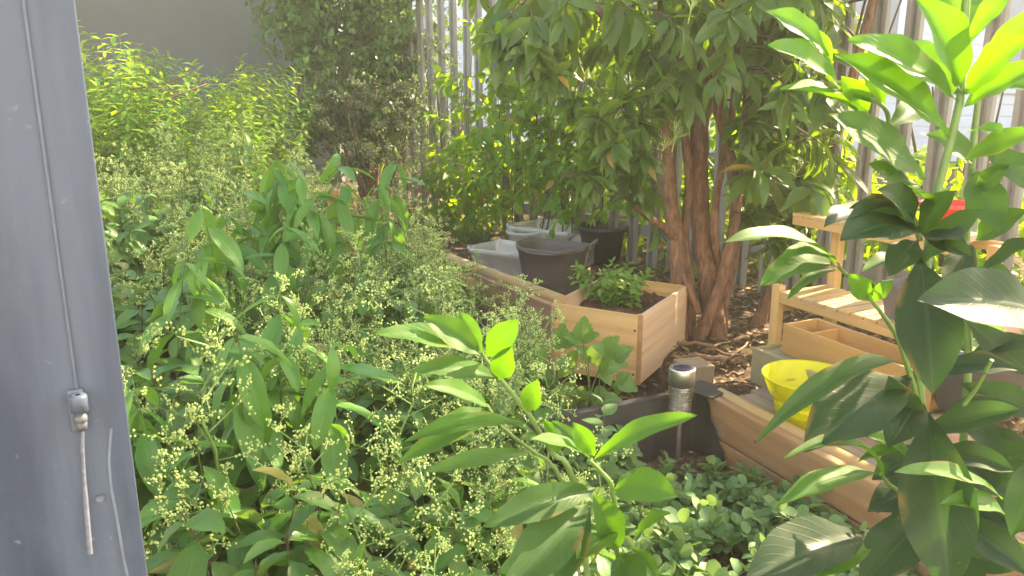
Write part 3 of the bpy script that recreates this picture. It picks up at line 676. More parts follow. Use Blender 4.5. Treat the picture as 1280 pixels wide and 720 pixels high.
# solar light
sl0 = at(850, 515, 2.03)
so = thing('solar_light', 'clear ribbed solar stake light at the lined bed corner', 'solar light', (sl0.x, sl0.y, .03))
zj = sl0.z - .03
m = MB(); m.tube([(0, 0, 0), (0, 0, zj)], .0075, 12); m.build('stake', M['steel'], so)
m = MB(); pr = [(0, zj), (.028, zj), (.0335, zj + .006)]
for i in range(12): pr += [(.0350, zj + .010 + i * .0058), (.0318, zj + .0128 + i * .0058)]
pr += [(.033, zj + .082)]; m.lathe(pr, 30); m.build('jar', M['clear_jar'], so)
m = MB(); m.lathe([(.033, zj + .080), (.0355, zj + .081), (.0355, zj + .125), (.034, zj + .129), (.030, zj + .127), (0, zj + .127)], 32); cap = m.build('cap', M['steel'], so)
m = MB(); m.lathe([(.0, .0), (.026, .0)], 8, (0, 0, zj + .1285)); m.build('solar_cell', M['solar'], cap)
m = MB(); m.lathe([(0, zj + .066), (.012, zj + .068), (.014, zj + .079)], 14); m.build('lamp_bulb', M['steel'], so)

# terracotta tiles far left of the path, bricks at the right
tl = thing('tile_stack', 'small stack of orange roof tiles among the leaves', 'tiles', at(428, 252, 5.2) * 1, R(20)); tl.location.z = .15
for i in range(5):
    m = MB(); m.rings([[(x, math.cos(a) * r_ * 1.0, math.sin(a) * r_ * .6 + i * .045) for r_, a in [(.085, j * math.pi / 10) for j in range(11)] + [(.072, math.pi - j * math.pi / 10) for j in range(11)]] for x in (-.09, .09)])
    m.build('roof_tile', M['tile'], tl, (uni(-.02, .02), uni(-.02, .02), 0), (0, 0, uni(-.1, .1)))
for k, (px, py) in enumerate(((1262, 562), (1238, 572))):
    q = at(px, py, 1.5)
    m = MB(); m.box(-.105, .105, -.05, .05, 0, .065); b_ = m.build('paving_brick', M['brick'], None, (q.x, q.y, q.z - .06), (0, 0, lang + .1 * k), .004)
    tag(b_, ('pinkish brick lowest at the right behind the dark leaves', 'pinkish brick half hidden by the big dark leaf')[k], 'brick', 'bricks at the right edge')
# sticks on the mulch
for k, (x0, y0, x1, y1, r_, lab) in enumerate(((848, 428, 890, 432, .008, 'thick pale stick lying by the crate'), (860, 443, 905, 452, .009, 'brown crooked branch piece nearest the deck'),
        (885, 436, 935, 448, .005, 'long thin stick before the leaning trunk'), (845, 447, 872, 441, .006, 'short stick touching the wood block'), (900, 455, 935, 430, .005, 'stick pointing at the shelf foot'), (905, 470, 928, 466, .006, 'pale twig on the chips next to the planks'))):
    a, b = ground_at(x0, y0, .115), ground_at(x1, y1, .115)
    m = MB(); m.tube([a.lerp(b, i / 6) + rv(.006) for i in range(7)], [r_ * uni(.8, 1.1) for _ in range(7)], 8)
    tag(m.build('dead_stick', M['stick']), lab, 'stick', 'sticks on the mulch')

# ---------------------------------------------------------------- vegetation
def stemline(tb, pts, r0, r1, n=9, jit=.006):
    pts = [Vector(p) for p in pts]; out = []
    for i in range(len(pts) - 1):
        for k in range(4):
            t = k / 4; p0 = pts[max(i - 1, 0)]; p1 = pts[i]; p2 = pts[i + 1]; p3 = pts[min(i + 2, len(pts) - 1)]
            out.append(.5 * ((2 * p1) + (p2 - p0) * t + (2 * p0 - 5 * p1 + 4 * p2 - p3) * t * t + (3 * p1 - p0 - 3 * p2 + p3) * t ** 3) + rv(jit))
    out.append(pts[-1]); L = len(out) - 1
    tb.tube(out, [(r0 + (r1 - r0) * i / L) * uni(.93, 1.07) for i in range(L + 1)], n)
    return out

# --- the multi-stemmed tree
TY = 3.02
tree = thing('multi_stem_tree', 'reddish brown multi-stemmed tree with dark drooping leaves', 'tree', (.79, TY, .09))
def tl_(px, py, Y): return at(px, py, Y) - Vector((.79, TY, .09))
tops = []
def limb(pts, r0, r1, name='trunk'):
    tb = MB(); o = stemline(tb, [tl_(*p) for p in pts], r0, r1, 12, .003); tb.build(name, M['bark'], tree); tops.append(o)
limb([(848, 432, 2.98), (848, 380, 2.99), (846, 310, 3.02), (837, 240, 3.08), (832, 160, 3.1), (832, 60, 3.12), (825, -160, 3.1), (815, -420, 3.1)], 0.0370, 0.0206)
limb([(897, 428, 3.02), (886, 360, 3.05), (877, 280, 3.1), (873, 200, 3.12), (878, 120, 3.15), (890, 0, 3.18), (900, -220, 3.2), (930, -480, 3.2)], 0.0447, 0.0241)
limb([(872, 425, 2.97), (895, 372, 2.96), (910, 320, 2.97), (920, 260, 2.99), (912, 190, 3.0), (900, 140, 3.02), (895, 20, 3.0), (960, -250, 2.9)], 0.0258, 0.0155)
limb([(893, 424, 3.06), (915, 330, 3.12), (925, 250, 3.2), (932, 170, 3.25), (942, 60, 3.3), (1000, -200, 3.3), (1080, -500, 3.3)], .026, .017)
limb([(935, 428, 3.15), (958, 380, 3.15), (985, 310, 3.2), (1010, 240, 3.25), (1050, 150, 3.3), (1110, -60, 3.35), (1200, -300, 3.3)], 0.0292, 0.0155)
limb([(862, 430, 3.0), (864, 370, 3.03), (856, 300, 3.06), (862, 220, 3.08), (852, 120, 3.1), (860, -60, 3.1), (880, -300, 3.1)], .020, .012)
limb([(905, 425, 3.05), (903, 360, 3.08), (893, 290, 3.0), (900, 220, 3.05), (918, 120, 3.1), (925, -60, 3.1), (940, -300, 3.1)], .017, .010)
limb([(846, 300, 3.02), (822, 278, 2.95), (800, 262, 2.9), (775, 235, 2.85), (745, 205, 2.75)], .018, .007, 'branch')
limb([(832, 120, 3.1), (800, 60, 3.0), (755, 20, 2.9), (700, -30, 2.85), (640, -60, 2.9)], .020, .008, 'branch')
limb([(838, 20, 3.1), (780, -120, 3.2), (700, -200, 3.3), (620, -250, 3.5)], .020, .008, 'branch')
limb([(873, 392, 2.93), (860, 355, 2.95), (852, 345, 2.98)], .014, .012, 'branch')
cr, tb = Leaves(prof_lance, 6, 3), MB()
base = Vector((.79, TY, .09))
def ok_spot(p):
    px, py = project(p)
    if 815 < px < 925 and 165 < py < 460 and p.y < 3.6: return False
    if px < 590 and py > -150: return False
    if px > 1035 and -40 < py: return False
    lim = 70 if px < 640 else (100 if px < 705 else (125 if px < 790 else (165 if px < 930 else 270)))
    if py > lim - 25: return False
    return True
allpts = [p for o in tops for p in o[len(o) // 3:]]
nb = 0; tries = 0
while nb < 285 and tries < 9000:
    tries += 1
    if rng.random() < .50: p = at(uni(600, 1034), uni(-60, 250), uni(2.55, 3.7))
    else: p = Vector((uni(.0, 2.3), uni(2.4, 4.3), uni(1.5, 2.9)))
    if not ok_spot(p): continue
    lp = p - base
    a = min(allpts, key=lambda q: (q - lp).length + (0.4 if q.z > lp.z + .3 else 0))
    if (a - lp).length > 1.5: continue
    dv = lp - a; st = a + dv * .35
    if rng.random() < .5: tb.tube([a, a.lerp(lp, .5) + Vector((0, 0, .03)) + rv(.03), lp], [.006, .004, .0025], 5, False)
    d = (dv.normalized() + rv(.6) + Vector((0, 0, -.1))).normalized()
    young = rng.random() < .22
    shoot(cr, tb, lp - d * .1, d + (Vector((0, 0, .8)) if young else Vector((0, 0, 0))), uni(.12, .24), rng.choice((4, 5, 6)), uni(.095, .15), uni(.28, .42), .3, .3, uni(50, 75), rng.choice((2, 3, 3)), uni(.2, .4) if young else uni(.4, .9), .003, .6, .4, True, .6 if young else 0, 1 if young else .75, .03)
    nb += 1
# small flower stalks and hanging clusters seen low in the crown
for px, py, Y in ((735, 215, 2.7), (760, 200, 2.75), (765, 175, 2.6), (800, 190, 2.7), (805, 235, 2.9), (790, 215, 2.8), (955, 215, 2.9), (975, 180, 3.0), (985, 240, 3.0), (945, 180, 2.85), (1005, 150, 2.9), (1000, 215, 3.1), (960, 250, 3.0), (930, 150, 2.8), (1020, 190, 3.1), (940, 265, 3.0), (965, 120, 3.0), (1010, 110, 3.1), (1030, 60, 3.1), (985, 270, 3.1), (1005, 255, 3.1), (1025, 235, 3.2), (970, 300, 3.1), (960, 60, 2.9), (990, 30, 2.9), (1020, 10, 3.0), (1040, 140, 3.2), (750, 140, 2.6), (780, 120, 2.7), (715, 120, 2.7), (690, 90, 2.6), (660, 60, 2.6), (630, 50, 2.7), (820, 110, 2.8), (860, 100, 2.8), (800, 150, 2.7), ):
    p = at(px, py, Y) - base
    for k in range(3):
        d = Vector((uni(-.6, .6), uni(-.6, .2), uni(-.2, .5))).normalized()
        shoot(cr, tb, p - d * .08, d, .12, 4, .10, .32, .2, .3, 65, 3, .5, .0025, .5, .35)
cr.build('crown', M['tree_leaf'], tree); tb.build('twigs', M['brown_twig'], tree)['kind'] = 'stuff'
# pale flower stalks
def umbel(tb, p, d, s):
    tb.tube([p, p + d * s], [.0018, .0015], 4, False)
    for _ in range(9):
        e = (d + rv(.9)).normalized(); q = p + d * s * uni(.5, 1); q2 = q + e * s * uni(.4, .7); tb.tube([q, q2], [.0012, .001], 4, False)
        for _ in range(3): e2 = (e + rv(.9)).normalized(); tb.tube([q2 - e * s * .2, q2 + e2 * s * .3], [.001, .0008], 3, False)
for px, py, Y in ((840, 190, 2.75), (825, 205, 2.78), (860, 30, 2.6), (760, 180, 2.62), (935, 20, 2.7), (735, 170, 2.7), (990, 235, 2.95)):
    u = MB(); umbel(u, at(px, py, Y) - base, Vector((.1, -.2, .9)).normalized(), .07)
    u.build('flower_stalk', M['bud'], tree)

# --- climbing plant on the fence and bushes beyond it
def fence_pt(t, z, off=0): return FA + FD * t + Vector((-FD.y, FD.x, 0)) * off + UP * z
vine = thing('climbing_plant', 'bright backlit climbing plant scrambling over the fence', 'climbing plant', fence_pt(1.2, 0))
lv, tb = Leaves(prof_ovate, 6, 3), MB(); vb = fence_pt(1.2, 0)
for _ in range(260):
    t = uni(.42, 2.3); z = uni(.08 if t < 1.1 else .42, 1.3) * (1 if t > .75 else .5); p = fence_pt(t, z, uni(-.32, -.02)) - vb
    shoot(lv, tb, p, (uni(-.5, .5), uni(-.4, .2), uni(-.3, 1)), uni(.18, .38), 6, .085, .55, .35, .15, 70, 2, .7, .0022, .4, .3)
for _ in range(10):
    t = uni(.5, 2.1); tb.tube([fence_pt(t + uni(-.1, .1), z, -.05) - vb for z in (0, .4, .8, 1.3)], [.005, .004, .003, .002], 5, False)
lv.build('foliage', M['bright'], vine); tb.build('stem', M['brown_twig'], vine)
bush_lab = ['sunlit green bush behind the fence left of the trunks', 'sunlit bush beyond the fence directly behind the brown trunks', 'sunlit low bush beyond the fence right of the trunks', 'leafy bush beyond the fence above the shelf', 'low bush beyond the far left fence end', 'unseen tall bush added beyond the fence to shade the right sapling']
for k, (t, off, rx, zb, zt, n) in enumerate(((1.55, .65, .55, .1, 1.5, 230), (2.6, .7, .6, .05, 1.6, 280), (3.5, .65, .5, .0, 1.1, 200), (4.5, .7, .45, 0, .85, 90), (.25, 1.0, .4, 0, .55, 60), (4.9, .55, .7, .75, 2.48, 620))):  # last bush is out of view, added to keep sun off the right sapling
    c = fence_pt(t, 0, off); b_ = thing('bush', bush_lab[k], 'bush', c)
    lv, tb = Leaves(prof_ovate, 5, 3), MB()
    for _ in range(n):
        a = uni(0, 6.28); rr = rx * math.sqrt(rng.random()); z = uni(zb, zt)
        p = Vector((math.cos(a) * rr, math.sin(a) * rr, z))
        q = p + c
        if project(q)[0] > 1045 and project(q)[1] < 215: continue
        shoot(lv, tb, p, (uni(-1, 1), uni(-1, 1), uni(-.2, .8)), uni(.2, .35), 6, .10, .42, .3, .1, 65, 2, .5, .002, .4, .3)
    for _ in range(9):
        a = uni(0, 6.28); tb.tube([(math.cos(a) * .08, math.sin(a) * .08, 0), (math.cos(a) * rx * .4, math.sin(a) * rx * .4, zt * .5), (math.cos(a) * rx * .7, math.sin(a) * rx * .7, zt * .95)], [.014, .009, .004], 6, False)
    lv.build('foliage', M['bright'], b_); tb.build('stem', M['brown_twig'], b_)

# --- ivy-clad tree at the back
iv0 = Vector((-1.18, 6.5, .1))
ivt = thing('ivy_clad_tree', 'dark ivy-clad tree standing before the grey wall', 'tree', iv0)
tb = MB(); stemline(tb, [(0, 0, 0), (.03, .02, .8), (-.04, .0, 1.6), (.02, .03, 2.5)], .09, .05); stemline(tb, [(.02, 0, .7), (.28, .05, 1.3), (.4, 0, 2.2)], .05, .03); stemline(tb, [(0, 0, .9), (-.3, .05, 1.5), (-.45, 0, 2.3)], .05, .03); tb.build('trunk', M['bark'], ivt)
lv, tw = Leaves(prof_ovate, 5, 3), MB()
cl_ = [(uni(-.62, .6), uni(-.45, .3), uni(.55, 2.5), uni(.12, .28)) for _ in range(135)]
for x, y, z, r_ in cl_:
    for _ in range(15):
        p = Vector((x, y, z)) + rv(r_); ww = .55 + .15 * math.sin(z * 5)
        if abs(p.x) > ww + .12: continue
        shoot(lv, tw if rng.random() < .25 else None, p, (uni(-1, 1), uni(-1, .3), uni(-.6, .5)), uni(.1, .2), 5, .062, .62, .4, .1, 70, 2, .5, .002, .5, .3)
lv.build('crown', M['ivy'], ivt); tw.build('twigs', M['brown_twig'], ivt)['kind'] = 'stuff'
# pale small-leaved shrub at its foot
for (x, y, rx, zt, lab, n) in ((-.98, 5.75, .42, 1.0, 'greyish shrub with tiny pale leaves below the ivy-clad tree', 190), (-.45, 5.75, .22, 1.15, 'thin pale shrub catching sun beside the fence end', 60)):
    o = thing('small_leaved_shrub', lab, 'shrub', (x, y, .09)); lv, tb = Leaves(prof_ovate, 4, 3), MB()
    for _ in range(n):
        a = uni(0, 6.28); rr = rx * math.sqrt(rng.random()); z = uni(.25, zt) if zt < 1.1 else uni(.6, 1.25)
        shoot(lv, tb, (math.cos(a) * rr, math.sin(a) * rr, z), (uni(-1, 1), uni(-1, 1), uni(-.3, .8)), uni(.12, .25), 8, .028, .6, .2, .1, 65, 2, .2, .0018, .4, .3)
    for _ in range(8):
        a = uni(0, 6.28); tb.tube([(0, 0, 0), (math.cos(a) * rx * .5, math.sin(a) * rx * .5, zt * .5), (math.cos(a) * rx * .8, math.sin(a) * rx * .8, zt * .9)], [.008, .005, .003], 5, False)
    lv.build('foliage', M['pale_shrub'], o); tb.build('stem', M['brown_twig'], o)
# dry weed stalks between shrub and fence
def dry_weed():
    o = thing('dry_weed', '', 'weed'); lv, tb = Leaves(prof_ovate, 4, 3), MB()
    for _ in range(7):
        a = uni(0, 6.28); d = Vector((math.cos(a) * .3, math.sin(a) * .3, 1)); L = uni(.35, .7)
        shoot(lv, tb, (0, 0, 0), d, L, 9, .025, .4, .15, .4, 60, 2, .5, .002, .8, .4)
    lv.build('dry_leaves', M['dry'], o); tb.build('stem', M['brown_twig'], o); return o
proto = [dry_weed(), dry_weed()]
for k, (px, py) in enumerate(((500, 262), (530, 255), (548, 248), (575, 246), (595, 250), (515, 245), (560, 262), (610, 246))):
    o = proto[k] if k < 2 else copy_tree(proto[k % 2])
    o['label'] = 'dry brown weed stalks below the far fence palings'; o['group'] = 'dry weeds by the fence'
    q = ground_at(px, py, .1); o.location = (q.x, min(q.y, 5.9), ground_h(q.x, q.y)); o.rotation_euler = (0, 0, uni(0, 6.28)); s_ = uni(.7, 1.1); o.scale = (s_, s_, s_)
# grass tufts
def tuft(n=70, L=.3):
    o = thing('grass_tuft', '', 'grass'); lv = Leaves(prof_blade, 8, 3)
    for _ in range(n):
        a = uni(0, 6.28); lv.add((uni(-.06, .06), uni(-.06, .06), 0), (math.cos(a) * .5, math.sin(a) * .5, uni(.6, 1.3)), (-math.cos(a), -math.sin(a), .8), L * uni(.5, 1.2), .009 * uni(.7, 1.3), uni(.5, 2.0), .3)
    lv.build('blades', M['grass'], o); return o
gt = [tuft(), tuft(55, .38)]
for k, (px, py, lab) in enumerate(((602, 268, 'bright grass tuft behind the brown empty pot'), (640, 262, 'long grass tuft arching below the climbing plant'), (580, 275, 'short grass tuft beside the clear tubs'), (668, 258, 'grass tuft at the foot of the fence nearest the trees'))):
    o = gt[k] if k < 2 else copy_tree(gt[k % 2]); o['label'] = lab; o['group'] = 'grass tufts by the fence'
    q = ground_at(px, py, .09); q = q * (5.0 / q.y) if q.y > 5.2 else q; o.location = (q.x, q.y, .09); o.rotation_euler = (0, 0, uni(0, 6))

# --- sunlit nettles at the back left
def nettle(h):
    o = thing('nettle_plant', '', 'nettle'); lv, tb = Leaves(saw(prof_lance, 6, .22), 13, 3), MB()
    for _ in range(5):
        a = uni(0, 6.28); d = Vector((math.cos(a) * .22, math.sin(a) * .22, 1))
        shoot(lv, tb, (uni(-.06, .06), uni(-.06, .06), 0), d, h * uni(.75, 1.05), 26, .052, .30, .08, .3, 68, 2, .35, .003, .5, .3)
    lv.build('foliage', M['nettle'], o); tb.build('stem', M['green_stem'], o); return o
nt_ = [nettle(1.1), nettle(1.0), nettle(.9)]
k = 0
for i in range(62):
    px = uni(100, 352); Y = uni(4.3, 5.7)
    top = (44 + max(0, px - 175) * 1.3 if px < 222 else 135 if px < 268 else 80) + uni(-4, 45) + (38 if px < 138 else 0)
    z = at(px, top, Y).z
    q = at(px, 200, Y)
    o = nt_[k] if k < 3 else copy_tree(nt_[k % 3])
    if px < 235: o['label'] = 'tall bright yellow-green nettle in sun beside the door edge'; o['group'] = 'nettles beside the door'
    else: o['label'] = 'bright yellow-green nettle in sun below the bare grey wall'; o['group'] = 'nettles below the wall'
    g0 = ground_h(q.x, q.y); s_ = 1.14 * (z - g0) / (1.1, 1.0, .9)[k % 3]
    o.location = (q.x, q.y, g0); o.rotation_euler = (0, 0, uni(0, 6.28)); o.scale = (s_, s_, s_); k += 1
m = MB(); m.tube([at(205, 105, 4.6), at(240, 92, 4.55), at(258, 105, 4.5), at(215, 122, 4.4)], .004, 5)
m.tube([at(160, 112, 4.4), at(190, 108, 4.4), at(225, 118, 4.3), at(262, 104, 4.4)], .004, 5)
tag(m.build('dry_stalk', M['stick']), 'dry arching stalks crossing the sunlit nettles', 'stalk')

# --- flowering privet
def panicle(seed, L):
    st, bd_ = MB(), MB()
    oct_f = [(0, 2, 4), (2, 1, 4), (1, 3, 4), (3, 0, 4), (2, 0, 5), (1, 2, 5), (3, 1, 5), (0, 3, 5)]
    def bud(p):
        r = uni(.0010, .0017)
        bd_.add([p + Vector(v) * r for v in ((1, 0, 0), (-1, 0, 0), (0, 1, 0), (0, -1, 0), (0, 0, 1.3), (0, 0, -1.3))], oct_f, True)
    ax = [Vector((0, 0, L * i / 5)) + Vector((uni(-1, 1), uni(-1, 1), 0)) * .006 * i for i in range(6)]
    st.tube(ax, [.0018 - .0002 * i for i in range(6)], 4, False)
    for i in range(13):
        t = .12 + .88 * i / 13; p = ax[int(t * 5)].lerp(ax[min(5, int(t * 5) + 1)], t * 5 % 1); a = i * 2.4 + uni(-.4, .4)
        l1 = L * .48 * (1 - t * .75) * uni(.7, 1.2)
        e = p + Vector((math.cos(a), math.sin(a), uni(.3, .8))).normalized() * l1; st.tube([p, e], [.001, .0007], 3, False)
        for j in range(max(3, int(6 * (1.15 - t)))):
            q = p.lerp(e, uni(.3, 1)); e2 = q + (rv(1) + Vector((0, 0, .4))).normalized() * l1 * .35; st.tube([q, e2], [.0007, .0005], 3, False)
            for _ in range(7): bud(q.lerp(e2, uni(.35, 1.1)) + rv(.0035))
    a, b = st.mesh('panicle_stem'), bd_.mesh('panicle_bud')
    # one mesh: stalks + buds with two materials
    me = bpy.data.meshes.new('flower_panicle'); k = len(st.v)
    me.from_pydata(st.v + bd_.v, [], st.f + [tuple(i + k for i in f) for f in bd_.f]); me.materials.append(M['green_stem']); me.materials.append(M['bud'])
    me.polygons.foreach_set('material_index', [0] * len(st.f) + [1] * len(bd_.f)); me.update(); return me
PAN = [panicle(i, L) for i, L in enumerate((.13, .16, .19, .15, .11))]
def privet(cx, cy, rx, h, n, npan, label, leafL=.088, rlo=0, rhi=1, ps=1.0, edge=None):
    o = thing('privet_shrub', label, 'shrub', (cx, cy, 0), 0, 'flowering privet shrubs on the left')
    lv, tb = Leaves(prof_ovate if rng.random() < .3 else prof_lance, 7, 3), MB(); tips = []
    n = int(n * 1.25); h += .04; npan = int(min(92, npan * (.8 if cy < 1.6 else 1.1)))
    for i in range(n):
        a = i * 2.399; rr = rx * math.sqrt((i + .5) / n)
        ex = Vector((math.cos(a) * rr, math.sin(a) * rr, h * (1 - .35 * (rr / rx) ** 2) * uni(.72, 1.08)))
        bs = Vector((ex.x * .35, ex.y * .35, max(0, ex.z - .5) * .5)); d = ex - bs
        tip, td = shoot(lv, tb, bs, d + Vector((0, 0, d.length * .12)), d.length, 9, leafL * 1.12, .46, .12, .2, 66, 2, .8, .003, .6, .35, True, rlo, rhi, .04)
        tips.append((tip, td))
    lv.build('foliage', M['privet'], o); tb.build('stem', M['brown_twig'], o)
    rng.shuffle(tips)
    for j in range(npan):
        tip, td = tips[j % len(tips)]
        q = (td + Vector((0, -.15, .5)) + rv(.5)).normalized()
        p = link('flower_panicle', PAN[rng.randrange(5)], None, o, tip + rv(.03) * (1 if j < len(tips) else 2.2) - q * .02 + Vector((0, 0, uni(-.04, .03))))
        p.rotation_euler = q.to_track_quat('Z', 'Y').to_euler(); s_ = uni(.5, 1.4) * ps * (1.25 if cy < 1.8 else 1.0); p.scale = (s_, s_, s_)
    return o
privet(-.36, 1.06, .30, .46, 80, 14, 'privet with dark glossy leaves lowest in front of the metal door', .082)
privet(-.06, 1.22, .25, .40, 62, 12, 'privet at the bottom between door-side shrub and the near saplings', .08)
privet(-.68, 1.58, .36, .52, 92, 20, 'privet of large glossy leaves directly right of the door cord')
privet(-.22, 1.66, .30, .47, 76, 26, 'privet covered in pale flower sprays behind the central sapling')
privet(-1.02, 2.22, .38, .60, 86, 28, 'privet of pale sprays and leaves midway up the door edge', .09)
privet(-.44, 2.22, .36, .55, 82, 46, 'privet with dense flower sprays left of the plank bed')
privet(-.88, 3.0, .42, .60, 74, 60, 'privet whose mass of sprays lies below the tall drooping leaves', .085, ps=1.1)
privet(-.42, 2.95, .30, .47, 50, 54, 'low privet with flower sprays spilling over the bamboo poles', .08)
privet(-1.55, 3.2, .46, .72, 74, 40, 'privet between the door edge and the sunlit nettles', .085, ps=1.1)
privet(-.72, 3.85, .36, .45, 44, 50, 'farthest low privet by the orange roof tiles', .08, ps=1.1)
privet(-1.45, 4.05, .45, .82, 64, 60, 'farthest tall privet, a haze of sprays under the nettles', .07, ps=1.2)
privet(-.10, 2.06, .22, .40, 46, 34, 'privet whose sprays hang over the plank bed board', .08)
# tall shoots with long drooping leaves
for k, (px, py, Y, lab, n) in enumerate(((352, 178, 2.75, 'tall shoots with long drooping leaves at the centre of the hedge', 4), (398, 178, 2.9, 'tall shoots with drooping leaves nearest the orange roof tiles', 4), (270, 215, 2.55, 'drooping large-leaved shoots closest to the sunlit nettles', 3), (480, 180, 3.1, 'drooping shoots rightmost of the hedge top by the dry weeds', 3), (180, 262, 2.2, 'large-leaved shoots touching the upper door edge', 3), (325, 350, 1.75, 'glossy hanging leaves in the middle of the hedge, level with the door guide', 4), (390, 395, 1.6, 'glossy hanging leaves left of the central sapling', 4), (240, 440, 1.45, 'glossy hanging leaves just right of the door guide and cord', 3))):
    Y *= .86; py -= 22; p = at(px, py, Y); o = thing('large_leaved_shrub', lab, 'shrub', (p.x, p.y, 0)); lv, tb = Leaves(prof_lance, 9, 5), MB()
    for _ in range(n):
        e = Vector((uni(-.14, .14), uni(-.12, .12), p.z + uni(-.10, .03)))
        shoot(lv, tb, (e.x * .3, e.y * .3, 0), e, e.length, 5, .135, .34, .1, .66, 75, 2, 1.0, .003, .7, .3, False, 0, 1, .03)
    lv.build('foliage', M['tall_leaf'], o); tb.build('stem', M['green_stem'], o)

# --- bramble leaves in front of the crate
br0 = at(735, 470, 2.18); br = thing('bramble_plant', 'bramble with toothed light green leaves against the crate front', 'plant', (br0.x, br0.y, .03))
lv, tb = Leaves(saw(prof_ovate, 9, .28), 28, 5), MB()
for px, py, ang in ((702, 432, 100), (715, 455, 150), (690, 470, 200), (735, 448, 60), (750, 462, 20), (765, 452, 50), (772, 476, -20), (742, 490, -60), (720, 485, -110), (705, 500, 190), (757, 440, 80), (680, 450, 170), (728, 425, 95), (668, 485, 200), (695, 515, 230), (755, 500, -40)):
    o = Vector(br.location); q = at(px, py, 2.14 + uni(-.07, .05)); st0 = Vector((uni(-.03, .03), uni(-.02, .02), 0))
    tb.tube([st0, st0.lerp(q - o, .55) + Vector((0, 0, .03)), q - o], [.003, .0022, .0014], 5, False)
    for da_, k_ in ((0, 1.0), (62, .78), (-62, .78)):
        a = R(ang + da_ + uni(-10, 10)); d = Vector((math.cos(a), -.25 + uni(-.2, .2), math.sin(a) * .8)); L = uni(.055, .075) * k_
        lv.add(q - o, d, Vector((uni(-.3, .3), -.7, .8)), L, L * .78, .5, .3)
lv.build('foliage', M['bramble'], br); tb.build('stem', M['green_stem'], br)

# --- weeds in the lined bed
def weed(h, n, L):
    o = thing('round_leaved_weed', '', 'weed'); lv, tb = Leaves(prof_round, 6, 3), MB()
    for _ in range(n):
        a = uni(0, 6.28)
        shoot(lv, tb, (uni(-.03, .03), uni(-.03, .03), 0), (math.cos(a) * .6, math.sin(a) * .6, 1), h * uni(.6, 1.1), 6, L, .72, .15, .3, 65, 2, .05, .0016, .4, .25)
    lv.build('foliage', M['weed'], o); tb.build('stem', M['green_stem'], o); return o
wp_ = [weed(.12, 5, .034), weed(.16, 5, .038), weed(.10, 6, .030), weed(.22, 3, .036)]
k = 0
for i in range(150):
    a, b = uni(.0, 1.2), -uni(.03, .8)
    q = L2W(a, b); px, py = project((q.x, q.y, .12))
    if 770 < px < 905 and py < 590: continue
    if q.y < .85: continue
    o = wp_[k] if k < 4 else copy_tree(wp_[rng.randrange(3) if px > 690 else rng.randrange(4)])
    if px < 800: o['label'] = 'green round-leaved weed beneath the central saplings'; o['group'] = 'weeds beneath the central saplings'
    else: o['label'] = 'green round-leaved weed growing along the orange boards'; o['group'] = 'weeds along the orange boards'
    o.location = (q.x, q.y, .045); o.rotation_euler = (0, 0, uni(0, 6.28)); s_ = uni(.8, 1.3); o.scale = (s_, s_, s_); k += 1
tw_ = thing('tall_weed', 'tall thin weed with paired leaves against the black liner', 'weed', at(757, 640, 1.72) * 1); tw_.location.z = .045
lv, tb = Leaves(prof_ovate, 7, 3), MB()
for px, py, n in ((752, 492, 7), (775, 560, 5)):
    tip = at(px, py, 1.75) - Vector(tw_.location); shoot(lv, tb, (0, 0, 0), tip, tip.length, n, .05, .62, .02, .35, 70, 2, .1, .002, .4, .3)
lv.build('foliage', M['weed'], tw_); tb.build('stem', M['green_stem'], tw_)
# bright little sunlit weeds and a fern
fn = thing('fern', 'bright fern seen behind the shelf at the right', 'fern', at(1250, 340, 2.45) * 1); fn.location.z = .09
lv, tb = Leaves(prof_lance, 5, 3), MB()
for i in range(16):
    a = i * .4 + uni(-.2, .2); c = Vector((math.cos(a), math.sin(a), 0)); L = uni(.35, .55); pts = [c * L * .75 * t + UP * (L * (1.35 * t - .75 * t * t)) for t in [j / 12 for j in range(13)]]
    tb.tube(pts, [.003 - .0002 * j for j in range(13)], 4, False); sdv = Vector((-c.y, c.x, 0))
    for j in range(2, 25):
        t = j / 25; p = c * L * .75 * t + UP * (L * (1.35 * t - .75 * t * t))
        for s_ in (-1, 1): lv.add(p, sdv * s_ + c * .4, UP + c * .3, .085 * math.sin(math.pi * (t * .85 + .12)) , .017, .4, .1)
lv.build('fronds', M['nettle'], fn); tb.build('stem', M['green_stem'], fn)
gw = thing('potted_herb', 'leafy herb growing in the dark grey round pot', 'plant', at(1222, 480, 1.72) + Vector((0, 0, .06)))
lv, tb = Leaves(prof_ovate, 5, 3), MB()
for i in range(22):
    a = uni(0, 6.28); shoot(lv, tb, (uni(-.06, .06), uni(-.06, .06), .0), (math.cos(a) * .7, math.sin(a) * .7, .7), uni(.06, .12), 5, .04, .4, .2, .2, 60, 2, .2, .0016, .4, .3)
lv.build('foliage', M['weed'], gw); tb.build('stem', M['green_stem'], gw)

